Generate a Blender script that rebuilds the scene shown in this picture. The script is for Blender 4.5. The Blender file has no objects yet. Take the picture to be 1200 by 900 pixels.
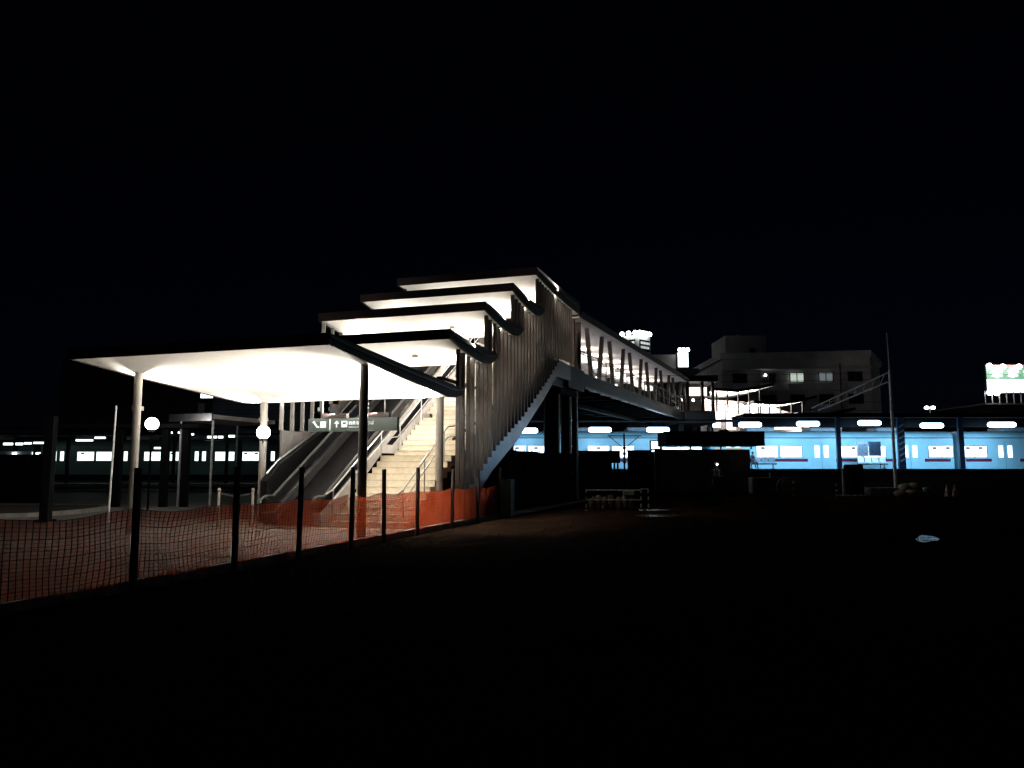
import bpy, bmesh, math, random
from mathutils import Matrix, Vector
rnd = random.Random(7)
sc = bpy.context.scene
C = sc.collection
R = math.radians

# ------------------------------------------------------------------ camera, world, moon, exposure
EYE = 1.5
cam_d = bpy.data.cameras.new('camera'); cam = bpy.data.objects.new('camera', cam_d); C.objects.link(cam)
cam_d.sensor_width = 36.0; cam_d.lens = 27.0; cam_d.clip_end = 2000.0; cam_d.clip_start = 0.05
cam.location = (0, 0, EYE); cam.rotation_euler = (R(90) + math.atan(99 / 900), 0, 0)
sc.camera = cam

world = bpy.data.worlds.new('World'); sc.world = world; world.use_nodes = True
wn, wl = world.node_tree.nodes, world.node_tree.links
sky = wn.new('ShaderNodeTexSky'); sky.sky_type = 'NISHITA'; sky.sun_disc = False
sky.sun_elevation = R(25); sky.sun_rotation = R(200)
wn['Background'].inputs['Strength'].default_value = 0.0004
tint = wn.new('ShaderNodeMix'); tint.data_type = 'RGBA'; tint.blend_type = 'MULTIPLY'; tint.inputs['Factor'].default_value = 1.0
tint.inputs['B'].default_value = (0.30, 0.32, 0.75, 1)          # night sky: the daylight model dimmed and cooled
wl.new(sky.outputs['Color'], tint.inputs['A']); wl.new(tint.outputs['Result'], wn['Background'].inputs['Color'])

moon_d = bpy.data.lights.new('moon', 'SUN'); moon = bpy.data.objects.new('moon', moon_d); C.objects.link(moon)
moon_d.energy = 0.0004; moon_d.angle = R(0.5); moon_d.color = (0.85, 0.9, 1.0)
moon.rotation_euler = (R(65), 0, R(-20))

vs = sc.view_settings
vs.view_transform = 'Standard'; vs.look = 'None'; vs.gamma = 1.0; vs.exposure = 0.0; vs.use_curve_mapping = False
cy = sc.cycles
cy.use_denoising = True
cy.max_bounces = 8; cy.diffuse_bounces = 4; cy.glossy_bounces = 4; cy.transmission_bounces = 6; cy.transparent_max_bounces = 24
cy.sample_clamp_indirect = 6.0; cy.caustics_reflective = False; cy.caustics_refractive = False

# ------------------------------------------------------------------ frames
TH = R(18.0)                                    # bearing of stairway, fence and canopies
U = (math.sin(TH), math.cos(TH)); V = (-math.cos(TH), math.sin(TH))
def S(u, v, z): return (u * U[0] + v * V[0], u * U[1] + v * V[1], z)
TB = R(22.5)                                    # bearing of the footbridge
UB = (math.sin(TB), math.cos(TB)); VB = (-math.cos(TB), math.sin(TB))
def B(u, v, z): return (u * UB[0] + v * VB[0], u * UB[1] + v * VB[1], z)
def W(x, y, z): return (x, y, z)

# ------------------------------------------------------------------ materials
MATS = {}
def mat(name, col, rough=0.6, metal=0.0, var=0.25, scale=6.0, bump=0.0, bscale=40.0, spec=0.4, emit=None, es=0.0):
    if name in MATS: return MATS[name]
    m = bpy.data.materials.new(name); m.use_nodes = True
    n, l = m.node_tree.nodes, m.node_tree.links
    b = n['Principled BSDF']
    b.inputs['Roughness'].default_value = rough; b.inputs['Metallic'].default_value = metal
    b.inputs['Specular IOR Level'].default_value = spec
    tc = n.new('ShaderNodeTexCoord')
    nz = n.new('ShaderNodeTexNoise'); nz.inputs['Scale'].default_value = scale; nz.inputs['Detail'].default_value = 6
    l.new(tc.outputs['Object'], nz.inputs['Vector'])
    rp = n.new('ShaderNodeValToRGB')
    rp.color_ramp.elements[0].position = 0.3; rp.color_ramp.elements[1].position = 0.7
    rp.color_ramp.elements[0].color = tuple(c * (1 - var) for c in col) + (1,)
    rp.color_ramp.elements[1].color = tuple(min(1, c * (1 + var * 0.6)) for c in col) + (1,)
    l.new(nz.outputs['Fac'], rp.inputs['Fac']); l.new(rp.outputs['Color'], b.inputs['Base Color'])
    if bump:
        n2 = n.new('ShaderNodeTexNoise'); n2.inputs['Scale'].default_value = bscale; n2.inputs['Detail'].default_value = 8
        l.new(tc.outputs['Object'], n2.inputs['Vector'])
        bp = n.new('ShaderNodeBump'); bp.inputs['Strength'].default_value = bump; bp.inputs['Distance'].default_value = 0.02
        l.new(n2.outputs['Fac'], bp.inputs['Height']); l.new(bp.outputs['Normal'], b.inputs['Normal'])
    if emit:
        b.inputs['Emission Color'].default_value = tuple(emit) + (1,); b.inputs['Emission Strength'].default_value = es
    MATS[name] = m
    return m

WHITE = mat('soffit_white', (0.82, 0.79, 0.73), 0.7, var=0.04, scale=1.5)
DARK = mat('dark_bronze', (0.016, 0.011, 0.010), 0.5, var=0.3, scale=3, spec=0.25)
COLM = mat('column_dark', (0.05, 0.04, 0.035), 0.4, var=0.25)
COLL = mat('column_pale', (0.27, 0.25, 0.225), 0.5, var=0.1)
FINM = mat('fin_bronze', (0.042, 0.032, 0.026), 0.36, var=0.35, scale=2.2, spec=0.6)
STEEL = mat('steel', (0.55, 0.56, 0.58), 0.32, 1.0, var=0.15)
STEELB = mat('stringer_steel', (0.24, 0.255, 0.29), 0.30, 0.9, var=0.2, scale=2)
STONE = mat('step_stone', (0.70, 0.64, 0.53), 0.75, var=0.12, scale=9, bump=0.1)
NOSE = mat('step_nosing', (0.55, 0.49, 0.39), 0.8, var=0.2)
PANEL = mat('wall_panel', (0.32, 0.31, 0.30), 0.5, var=0.2)
DGREY = mat('dark_grey', (0.024, 0.024, 0.026), 0.45, var=0.3)
RUBBER = mat('rubber', (0.012, 0.012, 0.013), 0.5)
CONC = mat('concrete', (0.30, 0.29, 0.27), 0.85, var=0.3, scale=4, bump=0.3)
BLACK = mat('black_paint', (0.006, 0.006, 0.007), 0.7, var=0.4, spec=.05)
HOARD = mat('hoarding_paint', (0.005, 0.006, 0.009), 0.9, var=0.4, scale=2, spec=.03)
SIGNM = mat('sign_green', (0.04, 0.055, 0.052), 0.5, var=0.1)
POSTM = mat('fence_post', (0.022, 0.013, 0.011), 0.7, var=0.4, scale=12)
BARRW = mat('barrier_white', (0.42, 0.42, 0.40), 0.5)
BUILD = mat('building_grey', (0.52, 0.50, 0.49), 0.8, var=0.2, scale=0.6)
BUILDD = mat('building_dark', (0.05, 0.05, 0.052), 0.8, var=0.3, scale=0.6)
BUILDB = mat('building_blue', (0.28, 0.31, 0.38), 0.7, var=0.15, scale=0.5)

def glow(name, col, s):
    return mat(name, (0.8, 0.8, 0.8), 0.5, emit=col, es=s, var=0.02)
GL_PLAT = glow('platform_tube_glow', (0.50, 0.75, 1.0), 9.0)
GL_GLOBE = glow('globe_glow', (1.0, 0.96, 0.9), 26.0)
GL_WARM = glow('interior_glow', (1.0, 0.9, 0.78), 3.0)
GL_WIN = glow('train_window_glow', (0.90, 0.97, 1.0), 2.2)
GL_WING = glow('green_train_window_glow', (0.82, 1.0, 0.95), 2.0)
GL_ROOM = glow('room_glow', (0.85, 1.0, 0.86), 0.55)
GL_ROOM2 = glow('room_glow_dim', (0.7, 0.85, 0.9), 0.16)
GL_SHOP = glow('shop_glow', (1.0, 0.86, 0.82), 2.6)
GL_SIGN = glow('sign_glow', (0.88, 1.0, 0.96), 3.2)
GL_GREEN = glow('sign_green_glow', (0.01, 0.42, 0.15), 0.7)
GL_RED = glow('sign_red_glow', (0.9, 0.05, 0.03), 0.7)
GL_SPOT = glow('spot_glow', (0.95, 1.0, 0.98), 9.0)
GL_TEXT = glow('sign_text_glow', (0.95, 1.0, 0.97), 0.42)

# glass: thin, mostly clear with a fresnel sheen
def make_glass(name, tint, mix):
    m = bpy.data.materials.new(name); m.use_nodes = True
    n, l = m.node_tree.nodes, m.node_tree.links
    n.remove(n['Principled BSDF'])
    t = n.new('ShaderNodeBsdfTransparent'); t.inputs['Color'].default_value = tint + (1,)
    g = n.new('ShaderNodeBsdfGlossy'); g.inputs['Roughness'].default_value = 0.06
    lw = n.new('ShaderNodeLayerWeight'); lw.inputs['Blend'].default_value = mix
    mx = n.new('ShaderNodeMixShader')
    l.new(lw.outputs['Fresnel'], mx.inputs['Fac']); l.new(t.outputs[0], mx.inputs[1]); l.new(g.outputs[0], mx.inputs[2])
    l.new(mx.outputs[0], n['Material Output'].inputs['Surface'])
    return m
GLASS = make_glass('glass_clear', (0.9, 0.92, 0.92), 0.02)
GLASSD = mat('glass_black', (0.006, 0.006, 0.007), .25, var=.2, spec=.12)

# net: thin orange plastic tape, lets light through
def make_net():
    m = bpy.data.materials.new('orange_net'); m.use_nodes = True
    n, l = m.node_tree.nodes, m.node_tree.links
    n.remove(n['Principled BSDF'])
    tc = n.new('ShaderNodeTexCoord'); nz = n.new('ShaderNodeTexNoise'); nz.inputs['Scale'].default_value = 3
    l.new(tc.outputs['Object'], nz.inputs['Vector'])
    rp = n.new('ShaderNodeValToRGB')
    rp.color_ramp.elements[0].color = (0.55, 0.085, 0.032, 1); rp.color_ramp.elements[1].color = (0.72, 0.125, 0.048, 1)
    l.new(nz.outputs['Fac'], rp.inputs['Fac'])
    d = n.new('ShaderNodeBsdfDiffuse'); t = n.new('ShaderNodeBsdfTranslucent')
    l.new(rp.outputs[0], d.inputs['Color']); l.new(rp.outputs[0], t.inputs['Color'])
    mx = n.new('ShaderNodeMixShader'); mx.inputs['Fac'].default_value = 0.55
    l.new(d.outputs[0], mx.inputs[1]); l.new(t.outputs[0], mx.inputs[2])
    l.new(mx.outputs[0], n['Material Output'].inputs['Surface'])
    return m
NET = make_net()

# dirt with wet and dry patches
def make_dirt():
    m = bpy.data.materials.new('dirt'); m.use_nodes = True
    n, l = m.node_tree.nodes, m.node_tree.links
    b = n['Principled BSDF']
    tc = n.new('ShaderNodeTexCoord')
    nz = n.new('ShaderNodeTexNoise'); nz.inputs['Scale'].default_value = 0.35; nz.inputs['Detail'].default_value = 10
    l.new(tc.outputs['Object'], nz.inputs['Vector'])
    rp = n.new('ShaderNodeValToRGB')
    rp.color_ramp.elements[0].position = 0.35; rp.color_ramp.elements[1].position = 0.65
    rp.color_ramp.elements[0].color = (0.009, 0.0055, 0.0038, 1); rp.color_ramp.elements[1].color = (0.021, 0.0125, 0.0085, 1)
    l.new(nz.outputs['Fac'], rp.inputs['Fac'])
    # near-black ground in front, bare brown earth towards the railway, ragged edge between them
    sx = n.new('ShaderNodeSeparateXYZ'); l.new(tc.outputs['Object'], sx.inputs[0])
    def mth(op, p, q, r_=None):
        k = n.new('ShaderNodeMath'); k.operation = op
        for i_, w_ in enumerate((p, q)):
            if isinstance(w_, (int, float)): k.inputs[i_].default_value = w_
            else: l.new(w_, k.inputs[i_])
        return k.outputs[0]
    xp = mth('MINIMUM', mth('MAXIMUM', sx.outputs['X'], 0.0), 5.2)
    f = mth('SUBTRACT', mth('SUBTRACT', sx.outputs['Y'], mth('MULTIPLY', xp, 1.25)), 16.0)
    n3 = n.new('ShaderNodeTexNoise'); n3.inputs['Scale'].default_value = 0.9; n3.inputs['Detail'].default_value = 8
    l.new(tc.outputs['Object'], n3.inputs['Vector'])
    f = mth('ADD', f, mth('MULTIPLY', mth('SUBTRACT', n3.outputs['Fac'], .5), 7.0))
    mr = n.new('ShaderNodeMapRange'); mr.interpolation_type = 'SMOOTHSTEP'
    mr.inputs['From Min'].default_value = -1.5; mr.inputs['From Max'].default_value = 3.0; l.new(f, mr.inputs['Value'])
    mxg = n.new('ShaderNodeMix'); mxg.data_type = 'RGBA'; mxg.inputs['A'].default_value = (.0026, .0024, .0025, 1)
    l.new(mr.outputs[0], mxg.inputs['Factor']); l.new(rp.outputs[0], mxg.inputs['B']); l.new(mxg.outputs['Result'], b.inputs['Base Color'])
    b.inputs['Roughness'].default_value = 0.9; b.inputs['Specular IOR Level'].default_value = 0.0
    n2 = n.new('ShaderNodeTexNoise'); n2.inputs['Scale'].default_value = 9; n2.inputs['Detail'].default_value = 12
    l.new(tc.outputs['Object'], n2.inputs['Vector'])
    bp = n.new('ShaderNodeBump'); bp.inputs['Strength'].default_value = 0.6; bp.inputs['Distance'].default_value = 0.05
    l.new(n2.outputs['Fac'], bp.inputs['Height']); l.new(bp.outputs['Normal'], b.inputs['Normal'])
    return m
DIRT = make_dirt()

def make_paving():
    m = bpy.data.materials.new('paving'); m.use_nodes = True
    n, l = m.node_tree.nodes, m.node_tree.links
    b = n['Principled BSDF']
    tc = n.new('ShaderNodeTexCoord'); mp = n.new('ShaderNodeMapping'); mp.inputs['Rotation'].default_value = (0, 0, TH)
    l.new(tc.outputs['Object'], mp.inputs['Vector'])
    br = n.new('ShaderNodeTexBrick'); br.inputs['Scale'].default_value = 1.0
    br.inputs['Brick Width'].default_value = 0.6; br.inputs['Row Height'].default_value = 0.3
    br.inputs['Mortar Size'].default_value = 0.012
    br.inputs['Color1'].default_value = (0.36, 0.31, 0.26, 1); br.inputs['Color2'].default_value = (0.27, 0.23, 0.19, 1)
    br.inputs['Mortar'].default_value = (0.10, 0.09, 0.08, 1)
    l.new(mp.outputs[0], br.inputs['Vector'])
    nz = n.new('ShaderNodeTexNoise'); nz.inputs['Scale'].default_value = 0.8; nz.inputs['Detail'].default_value = 8
    l.new(tc.outputs['Object'], nz.inputs['Vector'])
    mx = n.new('ShaderNodeMix'); mx.data_type = 'RGBA'; mx.blend_type = 'MULTIPLY'; mx.inputs['Factor'].default_value = 0.55
    l.new(br.outputs['Color'], mx.inputs['A']); l.new(nz.outputs['Color'], mx.inputs['B'])
    hs = n.new('ShaderNodeHueSaturation'); hs.inputs['Saturation'].default_value = 0.5; hs.inputs['Value'].default_value = 1.1
    l.new(mx.outputs['Result'], hs.inputs['Color']); l.new(hs.outputs[0], b.inputs['Base Color'])
    b.inputs['Roughness'].default_value = 0.62; b.inputs['Specular IOR Level'].default_value = 0.35
    return m
PAVE = make_paving()

def make_water():
    m = bpy.data.materials.new('puddle_water'); m.use_nodes = True
    n, l = m.node_tree.nodes, m.node_tree.links
    b = n['Principled BSDF']
    b.inputs['Base Color'].default_value = (0.012, 0.011, 0.010, 1); b.inputs['Roughness'].default_value = 0.03
    b.inputs['IOR'].default_value = 1.33
    tc = n.new('ShaderNodeTexCoord'); nz = n.new('ShaderNodeTexNoise'); nz.inputs['Scale'].default_value = 4.0
    nz.inputs['Detail'].default_value = 4
    mp = n.new('ShaderNodeMapping'); mp.inputs['Scale'].default_value = (0.7, 6.0, 1.0)
    l.new(tc.outputs['Object'], mp.inputs['Vector']); l.new(mp.outputs[0], nz.inputs['Vector'])
    bp = n.new('ShaderNodeBump'); bp.inputs['Strength'].default_value = 0.30; bp.inputs['Distance'].default_value = 0.05
    l.new(nz.outputs['Fac'], bp.inputs['Height']); l.new(bp.outputs['Normal'], b.inputs['Normal'])
    return m
WATER = make_water()

# ------------------------------------------------------------------ mesh helpers
class MB:
    def __init__(s, tf=W): s.v = []; s.f = []; s.tf = tf
    def _add(s, vs, fs):
        o = len(s.v); s.v += [s.tf(*p) for p in vs]; s.f += [tuple(o + i for i in f) for f in fs]; return s
    def box(s, a0, a1, b0, b1, c0, c1):
        vs = [(a, b, c) for a in (a0, a1) for b in (b0, b1) for c in (c0, c1)]
        return s._add(vs, [(0, 1, 3, 2), (4, 6, 7, 5), (0, 4, 5, 1), (2, 3, 7, 6), (0, 2, 6, 4), (1, 5, 7, 3)])
    def hexa(s, p):     # 8 points: bottom 4, top 4
        return s._add(p, [(3, 2, 1, 0), (4, 5, 6, 7), (0, 1, 5, 4), (1, 2, 6, 5), (2, 3, 7, 6), (3, 0, 4, 7)])
    def prism(s, poly, b0, b1):      # poly in (a, c), extruded along b
        n = len(poly)
        vs = [(a, b0, c) for a, c in poly] + [(a, b1, c) for a, c in poly]
        return s._add(vs, [tuple(range(n)), tuple(range(2 * n - 1, n - 1, -1))] + [(i, i + n, (i + 1) % n + n, (i + 1) % n) for i in range(n)])
    def prism_x(s, poly, a0, a1):    # poly in (b, c), extruded along a
        n = len(poly)
        vs = [(a0, b, c) for b, c in poly] + [(a1, b, c) for b, c in poly]
        return s._add(vs, [tuple(range(n)), tuple(range(2 * n - 1, n - 1, -1))] + [(i, i + n, (i + 1) % n + n, (i + 1) % n) for i in range(n)])
    def slab(s, poly, c0, c1):       # poly in (a, b), extruded along z
        n = len(poly)
        vs = [(a, b, c0) for a, b in poly] + [(a, b, c1) for a, b in poly]
        return s._add(vs, [tuple(range(n - 1, -1, -1)), tuple(range(n, 2 * n))] + [(i, (i + 1) % n, (i + 1) % n + n, i + n) for i in range(n)])
    def tube(s, p0, p1, r0, r1=None, n=10):
        r1 = r0 if r1 is None else r1
        P0, P1 = Vector(s.tf(*p0)), Vector(s.tf(*p1)); d = (P1 - P0).normalized()
        x = d.orthogonal().normalized(); y = d.cross(x)
        vs = []
        for P, r in ((P0, r0), (P1, r1)):
            for i in range(n):
                a = 2 * math.pi * i / n; vs.append(tuple(P + (x * math.cos(a) + y * math.sin(a)) * r))
        t = s.tf; s.tf = W
        s._add(vs, [tuple(range(n - 1, -1, -1)), tuple(range(n, 2 * n))] + [(i, (i + 1) % n, (i + 1) % n + n, i + n) for i in range(n)])
        s.tf = t; return s
    def path(s, pts, r, n=8):
        for a, b in zip(pts, pts[1:]): s.tube(a, b, r, None, n)
        return s
    def bar(s, p0, p1, wx, wz):      # rectangular bar between two points (up = z where possible)
        P0, P1 = Vector(s.tf(*p0)), Vector(s.tf(*p1)); d = (P1 - P0).normalized()
        up = Vector((0, 0, 1)) if abs(d.z) < 0.95 else Vector((U[0], U[1], 0))
        x = d.cross(up).normalized() * wx / 2; y = x.cross(d).normalized() * wz / 2
        t = s.tf; s.tf = W
        s.hexa([tuple(q) for q in (P0 - x - y, P0 + x - y, P0 + x + y, P0 - x + y, P1 - x - y, P1 + x - y, P1 + x + y, P1 - x + y)])
        s.tf = t; return s
    def ball(s, p, rx, ry=None, rz=None, nu=14, nv=8, squash=0):
        ry = ry or rx; rz = rz or rx
        P = s.tf(*p); vs = [(P[0], P[1], P[2] - rz)]
        for j in range(1, nv):
            a = -math.pi / 2 + math.pi * j / nv
            for i in range(nu):
                b = 2 * math.pi * i / nu
                k = 1 + (rnd.uniform(-squash, squash) if squash else 0)
                vs.append((P[0] + rx * math.cos(a) * math.cos(b) * k, P[1] + ry * math.cos(a) * math.sin(b) * k, P[2] + rz * math.sin(a) * k))
        vs.append((P[0], P[1], P[2] + rz)); top = len(vs) - 1
        fs = [(0, 1 + (i + 1) % nu, 1 + i) for i in range(nu)]
        for j in range(nv - 2):
            for i in range(nu):
                a = 1 + j * nu + i; b = 1 + j * nu + (i + 1) % nu
                fs.append((a, b, b + nu, a + nu))
        fs += [(1 + (nv - 2) * nu + i, 1 + (nv - 2) * nu + (i + 1) % nu, top) for i in range(nu)]
        t = s.tf; s.tf = W; s._add(vs, fs); s.tf = t; return s
    def build(s, name, m, parent=None, smooth=False, recalc=True, bevel=0):
        me = bpy.data.meshes.new(name)
        inv = MW[parent.name].inverted() if parent is not None else None
        vs_ = [tuple(inv @ Vector(p)) for p in s.v] if inv is not None else s.v
        me.from_pydata(vs_, [], s.f); me.update()
        if recalc or bevel:
            bm = bmesh.new(); bm.from_mesh(me)
            if bevel: bmesh.ops.bevel(bm, geom=bm.edges[:], offset=bevel, segments=1, affect='EDGES')
            bmesh.ops.recalc_face_normals(bm, faces=bm.faces[:]); bm.to_mesh(me); bm.free()
        if smooth:
            for p in me.polygons: p.use_smooth = True
        me.materials.append(m)
        o = bpy.data.objects.new(name, me); C.objects.link(o)
        if parent is not None: o.parent = parent; MW[o.name] = MW[parent.name].copy()
        else: MW[o.name] = Matrix.Identity(4)
        return o
MW = {}
def tag(o, label=None, cat=None, group=None, kind=None):
    if label: o['label'] = label
    if cat: o['category'] = cat
    if group: o['group'] = group
    if kind: o['kind'] = kind
    return o
def thing(name, label, cat, loc, rz=0.0, group=None):
    o = bpy.data.objects.new(name, None); C.objects.link(o)
    o.location = loc; o.rotation_euler = (0, 0, rz); o.empty_display_size = 0.2
    MW[o.name] = Matrix.Translation(Vector(loc)) @ Matrix.Rotation(rz, 4, 'Z')
    return tag(o, label, cat, group)
def struct(name, mb, m, **k):
    o = mb.build(name, m, **k); o['kind'] = 'structure'; return o
def rehome(o, loc):              # give a single-mesh thing its origin at its base
    o.data.transform(Matrix.Translation(-Vector(loc))); o.location = loc
    MW[o.name] = Matrix.Translation(Vector(loc)); return o
def copy_tree(o, parent=None):
    c = o.copy(); C.objects.link(c)
    if parent is not None: c.parent = parent
    for ch in list(o.children): copy_tree(ch, c)
    return c
def area_light(name, parent, pos, aim, power, sx, sy, col, spread=180):
    d = bpy.data.lights.new(name, 'AREA'); d.shape = 'RECTANGLE'; d.size = sx; d.size_y = sy
    d.energy = power; d.color = col; d.spread = R(spread)
    o = bpy.data.objects.new(name, d); C.objects.link(o)
    dirv = (Vector(aim) - Vector(pos)).normalized()
    m = Matrix.Translation(Vector(pos)) @ dirv.to_track_quat('-Z', 'Y').to_matrix().to_4x4()
    o.parent = parent; o.matrix_local = MW[parent.name].inverted() @ m
    return o
def text_mesh(name, body, size, m, parent, origin, xdir, depth=0.004):
    cu = bpy.data.curves.new(name, 'FONT'); cu.body = body; cu.size = size; cu.extrude = depth; cu.resolution_u = 2
    t = bpy.data.objects.new(name + '_tmp', cu); C.objects.link(t)
    dg = bpy.context.evaluated_depsgraph_get()
    me = bpy.data.meshes.new_from_object(t.evaluated_get(dg)); bpy.data.objects.remove(t)
    x = Vector(xdir).normalized(); z = Vector((0, 0, 1)); y = x.cross(z) * -1   # plane normal
    M = Matrix(((x.x, z.x, x.cross(z).x, origin[0]), (x.y, z.y, x.cross(z).y, origin[1]), (x.z, z.z, x.cross(z).z, origin[2]), (0, 0, 0, 1)))
    me.transform(MW[parent.name].inverted() @ M)
    me.materials.clear(); me.materials.append(m); me.name = name
    o = bpy.data.objects.new(name, me); C.objects.link(o); o.parent = parent
    return o

# ================================================================== THE SETTING
from mathutils import noise as mnoise
PUD = [(4.72, 24.8, 0.75, 0.6), (5.3, 28.2, 0.75, 0.4), (8.9, 16.75, 0.24, 0.85)]
def ground_z(x, y):
    v = x * V[0] + y * V[1]; u = x * U[0] + y * U[1]
    if v > 7.25 or y > 60 or y < -12 or abs(x) > 45: return -0.03
    h = 0.05 + 0.05 * mnoise.noise((x * 0.35, y * 0.35, 0)) + 0.03 * mnoise.noise((x * 1.3, y * 1.3, 5)) + 0.012 * mnoise.noise((x * 4, y * 4, 9))
    for (px, py, a, b) in PUD:
        d = ((x - px - (y - py) * px / py) / (a * 1.4 + .35)) ** 2 + ((y - py) / (b * 1.4 + .35)) ** 2
        h -= 0.16 * math.exp(-d * d * .8)
    return max(h, -0.1)
def axis(lo, a, b, hi, step):
    xs = [lo, lo / 2, lo / 6]; q = a
    while q <= b + 1e-6: xs.append(q); q += step
    return sorted(set(xs + [b + 12, b + 40, hi / 3, hi]))
xs = axis(-1600, -16, 30, 1600, 0.25); ys = axis(-600, -6, 46, 1900, 0.25)
g = MB(); nx = len(xs)
for y in ys:
    for x in xs: g.v.append((x, y, ground_z(x, y)))
for j in range(len(ys) - 1):
    for i in range(nx - 1):
        a = j * nx + i; g.f.append((a, a + 1, a + nx + 1, a + nx))
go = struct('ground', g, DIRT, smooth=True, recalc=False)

struct('plaza_paving', MB(S).slab([(-8, 7.42), (24, 7.78), (46, 8.2), (46, 46), (-8, 60)], -0.12, 0.02), PAVE)
# pale drain line and lighter walking band set into the paving
struct('drain_line', MB(S).box(2, 30, 14.55, 14.72, 0.024, 0.030), CONC)
struct('pale_paving_band', MB(S).box(10.9, 11.2, 7.7, 14.5, 0.024, 0.029), CONC)
struct('threshold_band', MB(S).box(16.6, 17.15, 8.0, 14.5, 0.024, 0.031), mat('tactile', (0.42, 0.37, 0.28), 0.8))

kerb = tag(bpy.data.objects.new('kerb', None), kind='structure'); C.objects.link(kerb); MW['kerb'] = Matrix.Identity(4)
for i in range(24):
    u0 = 3.6 + i * 0.8
    v0 = 7.46 + max(0, u0 - 7) * 0.02
    MB(S).hexa([(u0 + .006, v0, -.1), (u0 + .794, v0 + .016, -.1), (u0 + .794, v0 + .166, -.1), (u0 + .006, v0 + .15, -.1),
                (u0 + .006, v0, .12), (u0 + .794, v0 + .016, .12), (u0 + .794, v0 + .166, .12), (u0 + .006, v0 + .15, .12)]).build('kerb_stone', CONC, kerb)

# planting island at the left with a curved pale kerb
isl = [(-34, 22.6), (-15.6, 22.9), (-14.7, 23.6), (-14.25, 24.8), (-14.2, 26.4), (-14.6, 28.2), (-15.6, 29.6), (-34, 30.4)]
struct('planting_island', MB().slab([(x * 0.99 - 0.2, 26.5 + (y - 26.5) * 0.94) for x, y in isl], -0.05, 0.14), mat('soil', (0.03, 0.028, 0.02), 0.95, bump=1.0, bscale=12))
ik = MB()
for (p, q) in zip(isl[:-1], isl[1:]):
    d = Vector((q[0] - p[0], q[1] - p[1], 0)); L = d.length; n_ = max(1, int(L / 1.0)); d /= L; nn = Vector((-d.y, d.x, 0)) * 0.16
    a = Vector((p[0], p[1], 0)); b = Vector((q[0], q[1], 0))
    ik.hexa([tuple(a + Vector((0, 0, -.05))), tuple(b + Vector((0, 0, -.05))), tuple(b + nn + Vector((0, 0, -.05))), tuple(a + nn + Vector((0, 0, -.05))),
             tuple(a + Vector((0, 0, .16))), tuple(b + Vector((0, 0, .16))), tuple(b + nn + Vector((0, 0, .16))), tuple(a + nn + Vector((0, 0, .16)))])
struct('island_kerb', ik, CONC)
struct('far_pavement_kerb', MB().box(-34, -13, 48.6, 49.0, -.02, 0.2), CONC)

for i, (px, py, a, b) in enumerate(PUD):
    poly = []
    for k in range(28):
        t = 2 * math.pi * k / 28; w = 1.0 + 0.12 * math.sin(3 * t + i) + 0.07 * math.sin(5 * t + 2 * i)
        poly.append((px + a * w * math.cos(t) + b * w * math.sin(t) * px / py, py + b * w * math.sin(t)))
    p = MB(); p.v = [(x, y, 0.008) for x, y in poly]; p.f = [tuple(range(28))]
    o = p.build('puddle', WATER, recalc=False); o['kind'] = 'structure'

# small stones on the dirt (uncountable)
st = MB()
for k in range(700):
    x = rnd.uniform(-6, 22); y = rnd.uniform(17, 42)
    if x * V[0] + y * V[1] > 7.0: continue
    if any(((x - q[0]) / q[2]) ** 2 + ((y - q[1]) / q[3]) ** 2 < 2 for q in PUD): continue
    s_ = rnd.uniform(0.008, 0.028); z = ground_z(x, y) + s_ * 0.2
    st.ball((x, y, z), s_ * rnd.uniform(.8, 1.4), s_ * rnd.uniform(.8, 1.4), s_ * 0.6, nu=5, nv=3)
tag(st.build('gravel', mat('gravel', (0.022, 0.018, 0.015), 0.9, spec=0), recalc=False), 'small stones strewn over the dark dirt ground', 'gravel', kind='stuff')

# ================================================================== COVERED STAIRWAY
stw = thing('covered_stairway', 'lit station stairway with five stepped white canopies and a bronze fin wall', 'stairway', S(17.3, 10.8, 0), -TH)
VR, VL = 7.8, 13.6                                  # right and left canopy edges
PROF_B = [(0, 0), (.7, -.12), (1.3, -.20), (2.0, -.27), (2.65, -.31), (3.2, -.25), (3.6, -.10), (3.9, .09)]
PROF_T = [(0, .26), (1.6, .12), (2.8, .10), (3.9, .15)]
CAN = [  # (bottom profile, top profile, v right, v left)
    ([(12.74, 3.86), (14, 3.74), (15.37, 3.62), (17.2, 3.48), (18.69, 3.38), (19.2, 3.42), (19.66, 3.56)],
     [(12.70, 4.08), (15.36, 3.92), (17.5, 3.80), (19.70, 3.70)], 7.8, 14.25),
    ([(18.72 + a, 4.94 + b) for a, b in PROF_B], [(18.72 + a, 4.94 + b) for a, b in PROF_T], VR, VL),
    ([(21.48 + a, 6.26 + b) for a, b in PROF_B], [(21.48 + a, 6.26 + b) for a, b in PROF_T], VR, VL),
    ([(24.2 + a, 7.47 + b) for a, b in PROF_B], [(24.2 + a, 7.47 + b) for a, b in PROF_T], VR, VL),
    ([(27.1, 8.73), (28.5, 8.64), (30, 8.58), (32, 8.56), (34.2, 8.58)], [(27.1, 9.02), (30, 9.0), (32, 9.06), (34.2, 9.12)], VR, VL),
]
def interp(pr, u):
    if u <= pr[0][0]: return pr[0][1]
    for (a, za), (b, zb) in zip(pr, pr[1:]):
        if u <= b: return za + (zb - za) * (u - a) / (b - a)
    return pr[-1][1]
canopies = []
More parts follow.
